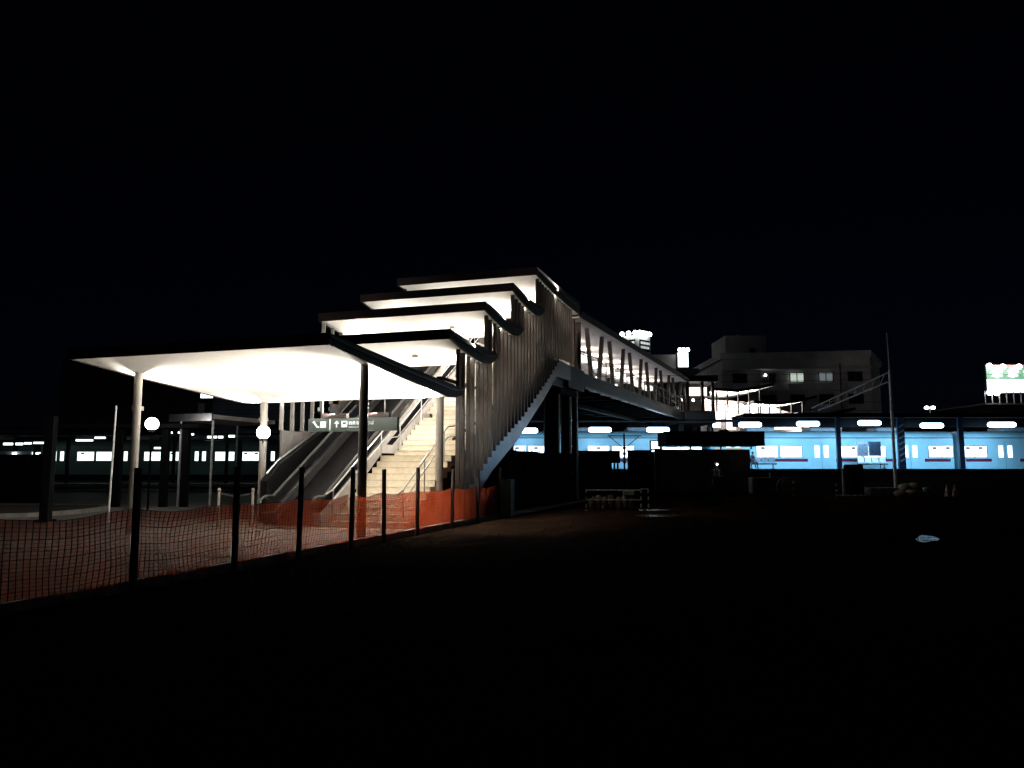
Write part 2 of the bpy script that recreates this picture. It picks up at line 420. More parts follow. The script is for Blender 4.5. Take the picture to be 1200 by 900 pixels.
for ci, (bo, to, vr, vl) in enumerate(CAN):
    up = [(u, z + 0.03) for u, z in bo]
    body = MB(S).prism(up + to[::-1], vr + .06, vl - .06).build('canopy', DARK, stw)
    # ceiling boards: butt-jointed strips following the curve
    so = MB(S)
    n = len(bo)
    pts = [(bo[i][0], bo[i][1] + .028, bo[i][0], bo[i][1] + .006) for i in range(n)]
    poly = [(a, b) for a, b, _, _ in pts] + [(c, d) for _, _, c, d in pts[::-1]]
    so.prism([(u + (.05 if u == bo[0][0] else 0), z) for u, z in poly], vr + .07, vl - .07)
    so.build('soffit', WHITE, body)
    for v0, v1 in ((vr, vr + .058), (vl - .058, vl)):
        MB(S).prism([(u, z - .012) for u, z in bo] + to[::-1], v0, v1).build('side_fascia', DARK, body)
        out = -0.03 if v0 == vr else 0.03
        # drip rail standing proud half way up the fascia
        rail = [(u, zb + 0.55 * (interp(to, u) - zb)) for u, zb in bo]
        vv = (v0 - .035, v0 - .002) if v0 == vr else (v1 + .002, v1 + .035)
        MB(S).prism(rail + [(u, z + .035) for u, z in rail[::-1]], vv[0], vv[1]).build('drip_rail', FINM, body)
    f0, z0, z1 = bo[0][0], bo[0][1] - .012, to[0][1]
    MB(S).box(f0 - .05, f0 - .002, vr, vl, z0, z1).build('front_fascia', DARK, body)
    canopies.append(body)

def column(u, v, ztop, r, m):
    MB(S).tube((u, v, 0.02), (u, v, ztop), r, None, 20).build('column', m, stw, smooth=False)
for (u, v, m, r) in ((14.55, 8.05, COLM, .095), (14.3, 13.85, COLL, .09), (18.7, 13.55, COLL, .10), (19.15, 8.28, COLL, .11)):
    column(u, v, interp(CAN[0][0], u) + .02, r, m)

# stairs: lower flight, landing, upper flight
RIS, TRD = 0.17, 0.283
def step(i, u0, z, vr, vl, depth=TRD):
    o = MB(S).box(u0, u0 + depth + .02, vr, vl, z - RIS - .12, z).build('step', STONE, stw)
    MB(S).box(u0 - .012, u0 + .045, vr + .01, vl - .01, z - .022, z + .004).build('nosing', NOSE, o)
ns = 0
for i in range(10): step(i, 17.3 + i * TRD, (i + 1) * RIS, 8.34, 10.52)
MB(S).box(17.3 + 10 * TRD, 20.96, 8.34, 10.52, 11 * RIS - .3, 11 * RIS).build('landing', STONE, stw)
MB(S).box(17.3 + 10 * TRD - .012, 17.3 + 10 * TRD + .045, 8.36, 10.5, 11 * RIS - .02, 11 * RIS + .004).build('nosing', NOSE, stw)
for i in range(25): step(i, 20.95 + i * TRD, 11 * RIS + (i + 1) * RIS, 8.34, 10.52)
ZT = 36 * RIS                                      # 6.12, deck level
MB(S).prism([(28.05, ZT - .5), (33.6, ZT - .5), (33.6, ZT), (28.05, ZT)], 8.2, 13.55).build('upper_landing', STONE, stw)
MB(S).prism([(17.4, -.02), (20.4, -.02), (28.4, 4.9), (33.5, 5.1), (33.5, 5.55), (28.3, 5.5), (20.9, 1.2), (17.6, .1)], 8.36, 10.48).build('stair_soffit', PANEL, stw)

# right stringer of brushed steel below the fins
SB = [(20.15, 0.03), (20.82, .31), (22.89, 1.42), (25.58, 2.50), (28.95, 4.19), (31.0, 5.33), (33.5, 5.42)]
ST = [(33.5, 6.1), (31.0, 6.08), (28.95, 5.2), (25.58, 3.5), (22.89, 2.4), (20.82, 1.3), (19.9, .7), (19.7, .03)]
MB(S).prism(SB + ST, 8.10, 8.16).build('stringer', STEELB, stw)
MB(S).prism([(17.0, .02), (17.35, .02), (20.2, 1.95), (21.0, 1.95), (28.2, 6.25), (33.4, 6.25), (33.4, 6.45), (28.1, 6.45), (20.95, 2.2), (20.1, 2.2), (17.0, .35)], 10.545, 10.60).build('parapet', PANEL, stw)
# stair handrails
def rail(pts, r, m, posts=None, name='handrail'):
    o = MB(S).path(pts, r, 8).build(name, m, stw)
    return o
for v in (8.46, 10.42):
    rail([(17.0, v, .86), (17.3, v, .95), (20.15, v, 2.68), (20.95, v, 2.75), (28.05, v, 7.0), (33, v, 7.05)], .022, STEEL)
    rail([(17.3, v, .65), (20.15, v, 2.38), (20.95, v, 2.45), (28.05, v, 6.7)], .018, STEEL)
    for u, z in ((17.35, .17), (18.6, .85), (19.9, 1.7), (21.1, 2.04), (22.6, 2.9), (24.2, 3.9), (25.8, 4.8), (27.4, 5.8)):
        MB(S).tube((u, v, z - .02), (u, v, z + .84), .017).build('rail_post', STEEL, stw)

# fins, right wall
def top_at(u):
    best = None
    for ci, (bo, to, vr, vl) in enumerate(CAN):
        if bo[0][0] + .12 <= u <= bo[-1][0]: best = interp(bo, u)
    return best
u = 19.62; k = 0
while u < 33.2:
    zb = 0.03 if u < 20.4 else interp(SB, u) + 0.75
    zt = top_at(u) or 8.5
    dpt = 0.12 + rnd.uniform(-.022, .022)
    MB(S).box(u, u + .062, 7.90, 7.90 + dpt, zb, zt + .0).build('fin', FINM, stw)
    k += 1
    u += 0.38
# horizontal tie rail behind the fins, one bracket per bay
for a, b in (((19.7, 8.12, 2.3), (22.6, 8.12, 3.2)), ((22.6, 8.12, 3.2), (28, 8.12, 6.6)), ((28, 8.12, 6.6), (33.2, 8.12, 7.3))):
    MB(S).bar(a, b, .04, .07).build('tie_rail', DARK, stw)
# fins, left wall over grey panels
u = 19.45
while u < 33:
    zt = top_at(u) or 8.5
    zb = max(2.62, 0.6 * (u - 17.6) + .9)
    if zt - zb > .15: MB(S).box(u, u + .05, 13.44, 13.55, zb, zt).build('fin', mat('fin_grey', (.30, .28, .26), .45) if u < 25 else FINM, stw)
    MB(S).box(u + .01, u + .53, 13.46, 13.52, .03, zb - .005).build('wall_panel', mat('fin_wall_panel', (.13, .125, .12), .45, var=.25), stw)
    u += 0.54

# uplights: small housings on columns, sign beam and fin walls, open at the top
def uplight(u, v, z, au, av, az, power, su, sv, col=(1.0, .93, .84), hm=DARK):
    h = MB(S)
    h.box(u - su / 2 - .03, u + su / 2 + .03, v - sv / 2 - .03, v + sv / 2 + .03, z - .09, z - .04)
    for (a0, a1, b0, b1) in ((-su / 2 - .03, -su / 2 - .005, -sv / 2 - .03, sv / 2 + .03), (su / 2 + .005, su / 2 + .03, -sv / 2 - .03, sv / 2 + .03),
                             (-su / 2 - .005, su / 2 + .005, -sv / 2 - .03, -sv / 2 - .005), (-su / 2 - .005, su / 2 + .005, sv / 2 + .005, sv / 2 + .03)):
        h.box(u + a0, u + a1, v + b0, v + b1, z - .039, z + .012)
    o = h.build('uplight', hm, stw)
    area_light('lamp', o, S(u, v, z), S(au, av, az), power, sv, su, col)
    return o
for (u, v) in ((14.72, 8.2), (14.5, 14.03), (18.92, 13.72), (18.9, 8.52)):
    uplight(u, v, 2.95, u * .6 + 16.3 * .4, v * .55 + 11 * .45, 3.75, 370 if v < 14 else 190, .13, .13, hm=COLL if u not in (14.72,) else DARK)
for v in (8.5, 9.6):
    uplight(16.0, v, 2.775, 16.0, v + .4, 3.65, 370, .06, .6)
for ci in range(1, 5):
    bo = CAN[ci][0]; u0 = bo[0][0]; z = bo[0][1] - .95
    L = 2.6 if ci < 4 else 5.0
    for v, av in ((8.33, 10.4), (13.2, 11.2)):
        uplight(u0 + .5 + L / 2, v, z, u0 + .5 + L / 2, av, z + 1.1, 250 if ci < 4 else 380, L, .08)

for ci in (0, 1, 2, 3):  # no fitting known here: flush boxes and lamps added to brighten the steps
    bo = CAN[ci][0]; uu = bo[0][0] + (1.5 if ci else 4.6); zz = interp(bo, uu) - .02
    o = MB(S).box(uu - .3, uu + .3, 9.3, 9.5, zz - .03, zz + .02).build('added_stair_light', WHITE, stw)
    area_light('lamp', o, S(uu, 9.4, zz - .04), S(uu - .2, 9.4, 0), 70, .6, .15, (1.0, .9, .74), 140)

# ================================================================== ESCALATORS
def escalator(vr, vl, label):
    uc = 17.45; sl = 0.64; ue = uc + ZT / sl
    e = thing('escalator', label, 'escalator', S(16.8, (vr + vl) / 2, 0), -TH)
    line = [(uc, 0), (ue, ZT)]
    MB(S).prism([(16.7, -.02), (17.6, -.02), (ue + 1, ZT - 1.1), (ue + 1.4, ZT - .4), (ue + 1.4, ZT - .02), (ue, ZT - .02), (uc, .02), (16.7, .02)], vr + .05, vl - .05).build('truss', BLACK, e)
    sb = MB(S)
    for i in range(29):
        a = uc + .25 + i * .32
        sb.prism([(a, sl * (a - uc) - .2), (a + .33, sl * (a - uc) - .2), (a + .33, sl * (a - uc)), (a, sl * (a - uc))], vr + .2, vl - .2)
    sb.build('step_band', BLACK, e)
    for s_, v in ((0, vr), (1, vl - .16)):
        def ln(off0, off1, d0=-.35, d1=.5):
            return [(uc + d0, off0), (uc, off0), (ue, ZT + off0), (ue + d1, ZT + off0), (ue + d1, ZT + off1), (ue, ZT + off1), (uc, off1), (uc + d0, off1)]
        MB(S).prism(ln(.08, .34), v + .02, v + .14).build('skirt', PANEL if vr < 11 and s_ == 0 else DGREY, e)
        MB(S).prism(ln(.345, .39), v, v + .16).build('deck_strip', STEEL, e)
        MB(S).prism(ln(.392, .74), v + .06, v + .085).build('balustrade', GLASSD, e)
        hr = [(uc - .35, .42), (uc - .52, .5), (uc - .56, .62), (uc - .48, .74), (uc - .3, .785), (uc, .785), (ue, ZT + .785), (ue + .6, ZT + .785)]
        MB(S).path([(a, v + .072, z) for a, z in hr], .035, 8).build('handrail', RUBBER, e)
    MB(S).box(16.45, 17.2, vr + .18, vl - .18, .024, .04).build('comb_plate', STEEL, e)
    return e
escalator(10.68, 12.36, 'dark escalator with bright steel edges left of the pale stairs')
MB(S).prism([(18.3, .02), (18.3, 1.15), (18.9, 1.65), (22.1, 3.1), (28, 6.9), (33.2, 6.95), (33.2, 5.65), (28.2, 5.6), (19.2, .02)], 13.08, 13.3).build('side_wall', BLACK, stw)
MB(S).prism([(18.5, .02), (18.5, .25), (28.0, 6.1), (28.04, 5.62), (19.0, .02)], 12.40, 13.07).build('sloped_deck', BLACK, stw)
MB(S).path([(18.4, 13.19, 1.35), (18.95, 13.19, 1.75), (22.1, 13.19, 3.2), (28, 13.19, 7.0)], .028, 8).build('handrail', STEEL, stw)

# ================================================================== HANGING SIGN
sg = thing('hanging_sign', 'dark green direction sign with white arrow hanging under the lowest canopy', 'sign', S(16.0, 9.1, 2.36), -TH)
MB(S).box(15.95, 16.05, 7.95, 10.3, 2.37, 2.68).build('sign_box', SIGNM, sg)
for v in (8.3, 9.95):
    MB(S).tube((16.0, v, 2.685), (16.0, v, 3.55), .014).build('hanger_rod', DGREY, sg)
MB(S).box(15.94, 15.948, 9.70, 9.72, 2.40, 2.66).build('divider', GL_TEXT, sg)
XR = (-V[0], -V[1], 0)
def picto(v, z, w, parts):
    for (a0, a1, b0, b1) in parts:
        m_ = MB(S); m_.box(15.941, 15.948, v - a1 * w, v - a0 * w, z + b0 * w, z + b1 * w); m_.build('pictogram', GL_TEXT, sg)
# escalator mark and white square at the left, arrow and train mark right of the divider
m_ = MB(S); m_.prism_x([(10.20, 2.58), (10.14, 2.62), (10.04, 2.50), (10.00, 2.50), (10.00, 2.46), (10.07, 2.46), (10.16, 2.58)], 15.941, 15.948); m_.build('pictogram', GL_TEXT, sg)
picto(9.97, 2.46, .15, [(0, 1, 0, 1)])
m_ = MB(S); m_.prism_x([(9.60, 2.55), (9.53, 2.62), (9.46, 2.55), (9.515, 2.55), (9.515, 2.46), (9.545, 2.46), (9.545, 2.55)], 15.941, 15.948); m_.build('pictogram', GL_TEXT, sg)
picto(9.40, 2.46, .15, [(0, 1, 0, .3), (0, .18, .3, 1), (.82, 1, .3, 1), (.18, .82, .8, 1), (.18, .82, .3, .5)])
text_mesh('lettering', '西鉄電車のりば', .095, GL_TEXT, sg, S(15.945, 9.21, 2.52), XR)
text_mesh('lettering', 'Nishitetsu Train', .05, GL_TEXT, sg, S(15.945, 9.21, 2.45), XR)

# ================================================================== NET FENCE
FU = [5.55, 7.65, 9.6, 11.3, 13.1, 14.5, 16.2, 18.4, 20.4, 22.5]
def fv(u): return 7.31 + max(0, u - 7) * 0.024
fence = thing('net_fence', 'orange mesh net on dark posts running along the lit plaza', 'fence', S(5.9, fv(5.9), 0), -TH)
pm = None
for i, u in enumerate(FU):
    lean = rnd.uniform(-.02, .02); hh = 1.5 + rnd.uniform(-.02, .03)
    MB(S).bar((u, fv(u), -.15), (u + lean, fv(u) + rnd.uniform(-.015, .015), hh), .072, .072).build('post', POSTM, fence, bevel=.008)
def net_pt(u0, u1, s, t, ph):
    # s along the bay 0..1, t up 0..1
    u = u0 + (u1 - u0) * s
    top = 1.0 - .055 * math.sin(math.pi * s) + .012 * math.sin(9 * s + ph)
    bot = 0.13 + .02 * math.sin(7 * s + ph)
    bil = .05 * math.sin(math.pi * s) * math.sin(math.pi * t) * math.sin(ph) + .012 * math.sin(11 * s + 5 * t + ph)
    u += .012 * math.sin(6 * t + ph * 2 + 8 * s)
    return (u, fv(u) + .065 + bil, bot + (top - bot) * t)
CORD = mat('net_cord', (.05, .010, .006), .8, var=.2)
for i in range(len(FU) - 1):
    u0, u1 = FU[i], FU[i + 1]; ph = i * 1.7; Ln = u1 - u0
    NVt = int(Ln / 0.078); NW = 72; NS = 14
    q = lambda s, t: net_pt(u0, u1, min(1, max(0, s)), min(1, max(0, t)), ph)
    n = MB(S)                                       # fine woven tape between the cords
    for b in range(NW):
        t0 = (b + .5) / NW; w = .37 / NW
        for a in range(NS):
            s0, s1 = a / NS, (a + 1) / NS
            n._add([q(s0, t0 - w), q(s1, t0 - w), q(s1, t0 + w), q(s0, t0 + w)], [(0, 1, 2, 3)])
    no = n.build('net', NET, fence, recalc=False)
    c = MB(S); w = .0065 / Ln
    off = lambda p: (p[0], p[1] - .004, p[2])
    for a in range(NVt + 1):
        s0 = a / NVt
        for b in range(10): c._add([off(q(s0 - w, b / 10)), off(q(s0 + w, b / 10)), off(q(s0 + w, (b + 1) / 10)), off(q(s0 - w, (b + 1) / 10))], [(0, 1, 2, 3)])
    for b in range(21):
        t0 = b / 20; w2 = .003 if b < 20 else .008
        for a in range(NS):
            s0, s1 = a / NS, (a + 1) / NS
            c._add([off(q(s0, t0 - w2)), off(q(s1, t0 - w2)), off(q(s1, t0 + w2)), off(q(s0, t0 + w2))], [(0, 1, 2, 3)])
    c.build('cord_grid', CORD, no, recalc=False)

# dark gate post and green cabinet closing the fence end
ep = thing('cabinet', 'small dark green cabinet standing at the right end of the orange net', 'cabinet', S(23.3, 7.7, 0), -TH)
MB(S).box(23.1, 23.5, 7.55, 7.9, 0.0, 1.12).build('body', mat('cabinet_green', (0.03, 0.045, 0.03), .5), ep, bevel=.01)
MB(S).box(23.08, 23.52, 7.53, 7.92, 1.122, 1.16).build('lid', DGREY, ep)
MB(S).box(23.088, 23.096, 7.60, 7.85, .1, 1.05).build('door', mat('cabinet_door', (0.05, 0.07, 0.05), .5), ep)

# ================================================================== FOOTBRIDGE
VBR, VBL = 10.78, 15.9
br = thing('footbridge', 'long lit footbridge with slanting struts reaching over the railway tracks', 'footbridge', B(33, 13.3, 0), -TB)
UA, UZ = 32.6, 62.5
MB(B).box(UA + .6, UZ, VBR + .1, VBL - .1, 5.42, 6.08).build('deck', mat('deck_glow_tint', (0.09, 0.11, 0.17), .5, .2), br)  # blue glow under the bridge is partly put into this bluish colour
MB(B).box(UA, 35.0, VBR - .02, VBR + .09, 5.12, 6.12).build('end_fascia', mat('fascia_grey', (.03, .03, .034), .5), br)
for i in range(9):
    a = 35.02 + i * 3.05
    MB(B).box(a, a + 3.03, VBR, VBR + .09, 5.40, 6.02).build('edge_panel', mat('edge_panel', (.016, .016, .019), .5), br)
MB(B).box(35.0, UZ, VBR - .06, VBR + .12, 5.30, 5.39).build('edge_rail', mat('edge_rail', (.14, .15, .18), .35, .6), br)
for i in range(14):
    a = 34 + i * 2.1
    MB(B).box(a, a + .18, VBR + .15, VBL - .15, 5.18, 5.415).build('cross_beam', BLACK, br)
MB(B).box(36, UZ, 13.2, 13.5, 4.98, 5.17).build('girder', BLACK, br)
# roof: gently pitched slab and white ceiling
MB(B).prism_x([(VBR - .35, 8.52), (VBR - .35, 8.72), (VBR + .4, 9.0), (VBL, 9.12), (VBL + .2, 8.9), (VBL + .2, 8.52)], UA + .9, UZ + .2).build('roof', DARK, br)
MB(B).box(UA + 1, UZ, VBR - .25, VBL + .1, 8.47, 8.512).build('ceiling', WHITE, br)
MB(B).box(UA + .9, UZ + .2, VBR - .39, VBR - .355, 8.42, 8.75).build('eaves_gutter', DARK, br)
# lambda struts
for i in range(7):
    c = 35.3 + i * 4.58 + (0 if i else .35)
    for s_ in (-1, 1):
        MB(B).bar((c + s_ * 1.42, VBR + .25, 6.06), (c + s_ * .72, VBR + .25, 8.47), .20, .20).build('strut', FINM, br)
        MB(B).bar((c + s_ * 1.42, VBL - .25, 6.06), (c + s_ * .72, VBL - .25, 8.47), .20, .20).build('strut', FINM, br)
for u_ in (33.9, 34.8):
    MB(B).bar((u_, VBR + .2, 5.9), (u_, VBR + .2, 8.5), .22, .25).build('end_post', mat('end_post', (.10, .055, .045), .5), br)
# balustrade: glass panels, uprights and rail
for i in range(18):
    a = 35.05 + i * 1.52
    MB(B).box(a + .03, a + 1.49, VBR + .17, VBR + .18, 6.12, 7.05).build('glass_panel', GLASS, br)
    MB(B).box(a - .015, a + .015, VBR + .15, VBR + .20, 6.085, 7.12).build('upright', DGREY, br)
MB(B).bar((35, VBR + .175, 7.14), (UZ, VBR + .175, 7.14), .05, .04).build('handrail', DGREY, br)
MB(B).bar((35, VBR + .175, 6.6), (UZ, VBR + .175, 6.6), .02, .02).build('mid_rail', DGREY, br)
# left wall with lit poster boxes, glazing above
MB(B).box(34, UZ, VBL - .1, VBL, 6.09, 8.46).build('left_wall', mat('bridge_wall', (.50, .44, .40), .6), br)
for i in range(9):
    a = 35.6 + i * 2.95
    f_ = MB(B).box(a, a + 2.0, VBL - .2, VBL - .12, 6.75, 7.95).build('poster_box', DGREY, br)
    MB(B).box(a + .08, a + 1.92, VBL - .225, VBL - .202, 6.83, 7.87).build('lit_poster', mat('poster_glow%d' % (i % 3), (.8, .8, .8), .5, emit=((1, .80, .76), (1, .9, .82), (1, .86, .88))[i % 3], es=(2.2, 1.3, 2.6)[i % 3]), f_)
for i in range(9):
    a = 36 + i * 2.95
    l_ = MB(B).box(a, a + 1.5, 13.0, 13.6, 8.02, 8.08).build('pendant_light', WHITE, br)
    MB(B).box(a + .04, a + 1.46, 13.04, 13.56, 7.72, 8.018).build('diffuser', glow('pendant_glow', (1.0, .86, .80), 2.2), l_)
    for dx in (.3, 1.2): MB(B).tube((a + dx, 13.3, 8.08), (a + dx, 13.3, 8.47), .012, None, 6).build('hanger', DGREY, l_)
    area_light('lamp', l_, B(a + .75, 13.3, 7.70), B(a + .75, 13.3, 6), 70, 1.4, .5, (1.0, .86, .76))
    area_light('lamp', l_, B(a + .75, 13.3, 8.10), B(a + .75, 13.3, 9), 45, 1.4, .5, (1.0, .86, .76))
for i in range(5):
    a = 37.5 + i * 5.2
    MB(B).ball(B(a, VBL - .5, 7.9) if False else (a, VBL - .5, 7.9), .16, nu=10, nv=6).build('globe_lamp', GL_SPOT, br, smooth=True)
# piers
for (u_, v_, r_) in ((32.7, 11.6, .36), (34.9, 11.5, .42), (34.9, 14.8, .42)):
    MB(B).tube((u_, v_, -.05), (u_, v_, 5.18), r_, None, 20).build('pier', mat('pier_black', (.02, .021, .026), .35), br)
MB(B).box(32.5, 35.3, 11.1, 15.3, 4.85, 5.175).build('pier_cap', BLACK, br)
MB(B).tube((34.0, 11.15, 0), (34.0, 11.15, 4.84), .05, None, 8).build('drain_pipe', STEEL, br)
for z in (1.3, 2.5, 3.7): MB(B).box(33.93, 34.07, 11.08, 11.22, z, z + .05).build('pipe_clip', STEEL, br)

# ------------------------------------------------------------------ concourse at the far end of the bridge
cc = thing('concourse', 'dark framed concourse with lit windows at the far end of the footbridge', 'building', W(15.2, 66, 0))
MB().box(13.6, 16.7, 62.8, 70, 5.2, 6.2).build('floor_slab', BUILDD, cc)
MB().box(13.4, 16.9, 62.6, 70.2, 8.6, 9.1).build('roof', DARK, cc)
for x in (13.7, 14.4, 15.6, 16.45): MB().box(x, x + .2, 62.9, 63.2, 6.2, 8.6).build('post', DARK, cc)
w_ = MB().box(14.7, 15.9, 64.5, 64.6, 7.55, 8.35).build('window', DGREY, cc); MB().box(14.75, 15.85, 64.4, 64.49, 7.6, 8.3).build('pane', GL_WARM, w_)
w_ = MB().box(16.05, 16.7, 64.5, 64.6, 7.55, 8.35).build('window', DGREY, cc); MB().box(16.1, 16.4, 64.4, 64.49, 7.6, 8.3).build('pane', GL_WARM, w_)
MB().box(13.9, 16.6, 66, 66.2, 6.2, 7.8).build('inner_wall', mat('inner_wall', (.2, .17, .16), .7), cc)
for x in (14.2, 15.2, 16.3): MB().ball((x, 64.2, 7.2), .12, nu=10, nv=6).build('lamp', GL_SPOT, cc, smooth=True)
for x in (13.8, 16.2):
    for y in (63.5, 69): MB().box(x, x + .4, y, y + .4, -.05, 5.19).build('support', DARK, cc)
for z in (6.65, 7.1): MB().box(13.8, 16.7, 62.75, 62.79, z, z + .04).build('rail', DGREY, cc)

# ================================================================== FAR STAIRWAY beyond the tracks
fs_ = thing('far_stairway', 'small bright stepped canopies of the far stairway beyond the train', 'stairway', W(26, 75, 0))
def far_canopy(x0, x1, z, y0=74, y1=85):
    bo = [(x0, z - .15), (x0 + (x1 - x0) * .4, z - .3), (x0 + (x1 - x0) * .8, z + .05), (x1, z + .35)]
    c = MB().prism([(a, b + .03) for a, b in bo] + [(a, b + .3) for a, b in bo[::-1]], y0, y1).build('canopy', DARK, fs_)
    MB().prism([(a, b) for a, b in bo] + [(a, b + .028) for a, b in bo[::-1]], y0 + .1, y1 - .1).build('soffit', WHITE, c)
    return c
FC = [(19.4, 25.4, 9.15), (23.4, 29.5, 7.9), (27.6, 33.2, 6.75)]
for i, (a, b, z) in enumerate(FC):
    c = far_canopy(a, b, z)
    for k_ in range(2):
        x = a + (b - a) * (.25 + .4 * k_)
        f_ = MB().box(x - .5, x + .5, 75.8, 76.0, z - 1.35, z - 1.25).build('uplight', DARK, c)
        area_light('lamp', f_, (x, 75.9, z - 1.24), (x, 75.9, z + 1), 700, 1.0, .2, (1, .93, .88))
    for k_ in range(0, 9, 2):
        x = a + .4 + k_ * (b - a - 1.8) / 8
        MB().box(x, x + .1, 74.1, 74.3, max(4.2, z - 2.4), z - .2 + .05 * k_ * .5).build('fin', COLL if k_ % 2 else FINM, fs_)
for (x0, x1, z0, z1, g) in ((19.9, 21.0, 5.6, 7.3, GL_SHOP), (21.6, 22.5, 5.4, 7.6, GL_SHOP), (23.2, 24.0, 5.4, 6.9, GL_SHOP), (25.0, 25.9, 5.3, 6.3, GL_SHOP), (26.3, 28.6, 5.4, 6.2, GL_SIGN)):
    f_ = MB().box(x0 - .06, x1 + .06, 77.3, 77.4, z0 - .06, z1 + .06).build('lit_panel', DGREY, fs_)
    MB().box(x0, x1, 77.2, 77.29, z0, z1).build('pane', g, f_)
for x, z in ((20.6, 7.4), (22.4, 7.5), (23.6, 7.2), (26.3, 6.0), (27.3, 5.9), (28.0, 6.1)):
    MB().ball((x, 75.0, z), .30, nu=10, nv=6).build('lamp', GL_SPOT, fs_, smooth=True)
bw = MB().prism([(19.3, 4.0), (33.0, 4.0), (33.0, 5.6), (29.4, 6.9), (25.3, 8.2), (19.3, 8.6)], 78.4, 78.6).build('pale_back_wall', mat('far_back_wall', (.62, .56, .53), .7), fs_)
for x, z in ((20.8, 8.3), (23.6, 8.0), (26.4, 6.9), (29.2, 6.1)):
    f_ = MB().box(x - .8, x + .8, 76.4, 76.6, z - .12, z - .02).build('wall_washer', DARK, fs_)
    area_light('lamp', f_, (x, 76.6, z - .14), (x, 78.6, z - 2.2), 130, 1.5, .15, (1, .86, .82), 150)
MB().prism([(19.2, -.05), (34.5, -.05), (34.5, .6), (33, .6), (20, 6.2), (19.2, 6.2)], 79, 84).build('stair_body', BUILDD, fs_)

# ================================================================== RAILWAY: platform, tracks, trains
struct('platform', MB().box(-6, 120, 54.8, 58.75, -.05, 1.47), mat('platform_concrete', (.12, .12, .13), .85, var=.3))
struct('platform_edge', MB().box(-6, 120, 54.55, 54.79, 1.30, 1.48), CONC)
struct('track_bed', MB().box(-120, 130, 59.0, 84, -.05, .12), mat('ballast', (.09, .085, .08), .95, bump=1, bscale=10))
def rails(y):
    r_ = MB()
    for dy in (-.53, .53): r_.box(-120, 130, y + dy - .035, y + dy + .035, .13, .30)
    return r_
struct('railway_track', rails(60.4 + 1.0), STEEL)
struct('railway_track', rails(76.4), STEEL)

CAR_L = 19.2
DOORS = [1.9, 8.8, 15.7]
WINS = [(3.75, 5.35), (5.6, 7.25), (10.25, 11.85), (12.1, 13.75), (17.15, 18.1), (18.15, 19.0)]
def train_car(x0, y, flip, body_m, stripe_m, win_m, label, zo=0.0, detailed=True, group=None, face=-1):
    t = thing('train_car', label, 'train', W(x0 + CAR_L / 2, y + 1.4, .2), 0, group)
    fx = (lambda a: x0 + CAR_L - a) if flip else (lambda a: x0 + a)
    y1 = y + 2.75
    # body shell with curved shoulders (profile in y, z)
    prof = [(y, 1.02 + zo), (y, 3.86 + zo), (y + .05, 4.02 + zo), (y + .16, 4.16 + zo), (y + .38, 4.30 + zo), (y + .8, 4.40 + zo),
            (y1 - .8, 4.40 + zo), (y1 - .38, 4.30 + zo), (y1 - .16, 4.16 + zo), (y1 - .05, 4.02 + zo), (y1, 3.86 + zo), (y1, 1.02 + zo)]
    MB().prism_x(prof, x0 + .12, x0 + CAR_L - .12).build('body', body_m, t)
    MB().box(x0 + .3, x0 + CAR_L - .3, y + .25, y1 - .25, .45, 1.01 + zo).build('underframe', BLACK, t)
    for b_ in (2.6, 16.6):
        MB().box(x0 + b_ - 1.4, x0 + b_ + 1.4, y + .3, y1 - .3, .3, .44).build('bogie', BLACK, t)
    # gutter line along the eaves
    MB().box(x0 + .15, x0 + CAR_L - .15, y - .045, y - .003, 3.84 + zo, 3.90 + zo).build('gutter', DGREY, t)
    def rect(a, b): return (min(fx(a), fx(b)), max(fx(a), fx(b)))
    # stripe between doors
    edges = [0.15] + [d for c in DOORS for d in (c - .85, c + .85)] + [CAR_L - .15]
    if stripe_m:
        for a, b in zip(edges[::2], edges[1::2]):
            p, q = rect(a + .25, b - .25)
            MB().box(p, q, y - .008, y - .002, 2.03 + zo, 2.25 + zo).build('stripe', stripe_m, t)
    for (a, b) in WINS:
        p, q = rect(a, b)
        w = MB()
        for (c0, c1, d0, d1) in ((p - .05, q + .05, 2.33, 2.38), (p - .05, q + .05, 3.22, 3.27), (p - .05, p, 2.38, 3.22), (q, q + .05, 2.38, 3.22)):
            w.box(c0, c1, y - .022, y - .002, d0 + zo, d1 + zo)
        wo = w.build('window', STEEL, t)
        MB().box(p, q, y - .010, y - .002, 2.38 + zo, 3.22 + zo).build('pane', win_m, wo)
        if detailed:
            # lowered blind or hanging notice seen against the light
            MB().box(p, q, y - .019, y - .011, 2.80 + zo, 2.825 + zo).build('glazing_bar', STEEL, wo)
            if rnd.random() < .6:
                c = p + (q - p) * rnd.uniform(.3, .7)
                MB().box(c - .16, c + .16, y - .016, y - .0115, 3.0 + zo, 3.16 + zo).build('notice', DGREY, wo)
    for c in DOORS:
        for s_ in (-1, 1):
            p, q = rect(c + (0.012 if s_ > 0 else -.70), c + (.70 if s_ > 0 else -.012))
            d = MB().box(p, q, y - .016, y - .002, 1.2 + zo, 3.55 + zo).build('door', body_m, t)
            MB().box(p + .17, q - .17, y - .026, y - .018, 2.36 + zo, 3.26 + zo).build('pane', win_m, d)
        MB().box(rect(c - .011, c + .011)[0], rect(c - .011, c + .011)[1], y - .012, y - .002, 1.2 + zo, 3.55 + zo).build('door_seal', RUBBER, t)
    for a, w2 in ((3.2, 2.2), (8.2, 2.4), (13.4, 2.2)):
        p, q = rect(a, a + w2)
        MB().box(p, q, y + .45, y1 - .45, 4.41 + zo, 4.72 + zo).build('roof_unit', mat('roof_unit', (.45, .47, .5), .5), t, bevel=.05)
    return t
ICE = mat('train_ice_green', (.36, .60, .66), .35, var=.06, scale=1.0, spec=.5)
REDS = mat('train_red_stripe', (.16, .012, .04), .4)
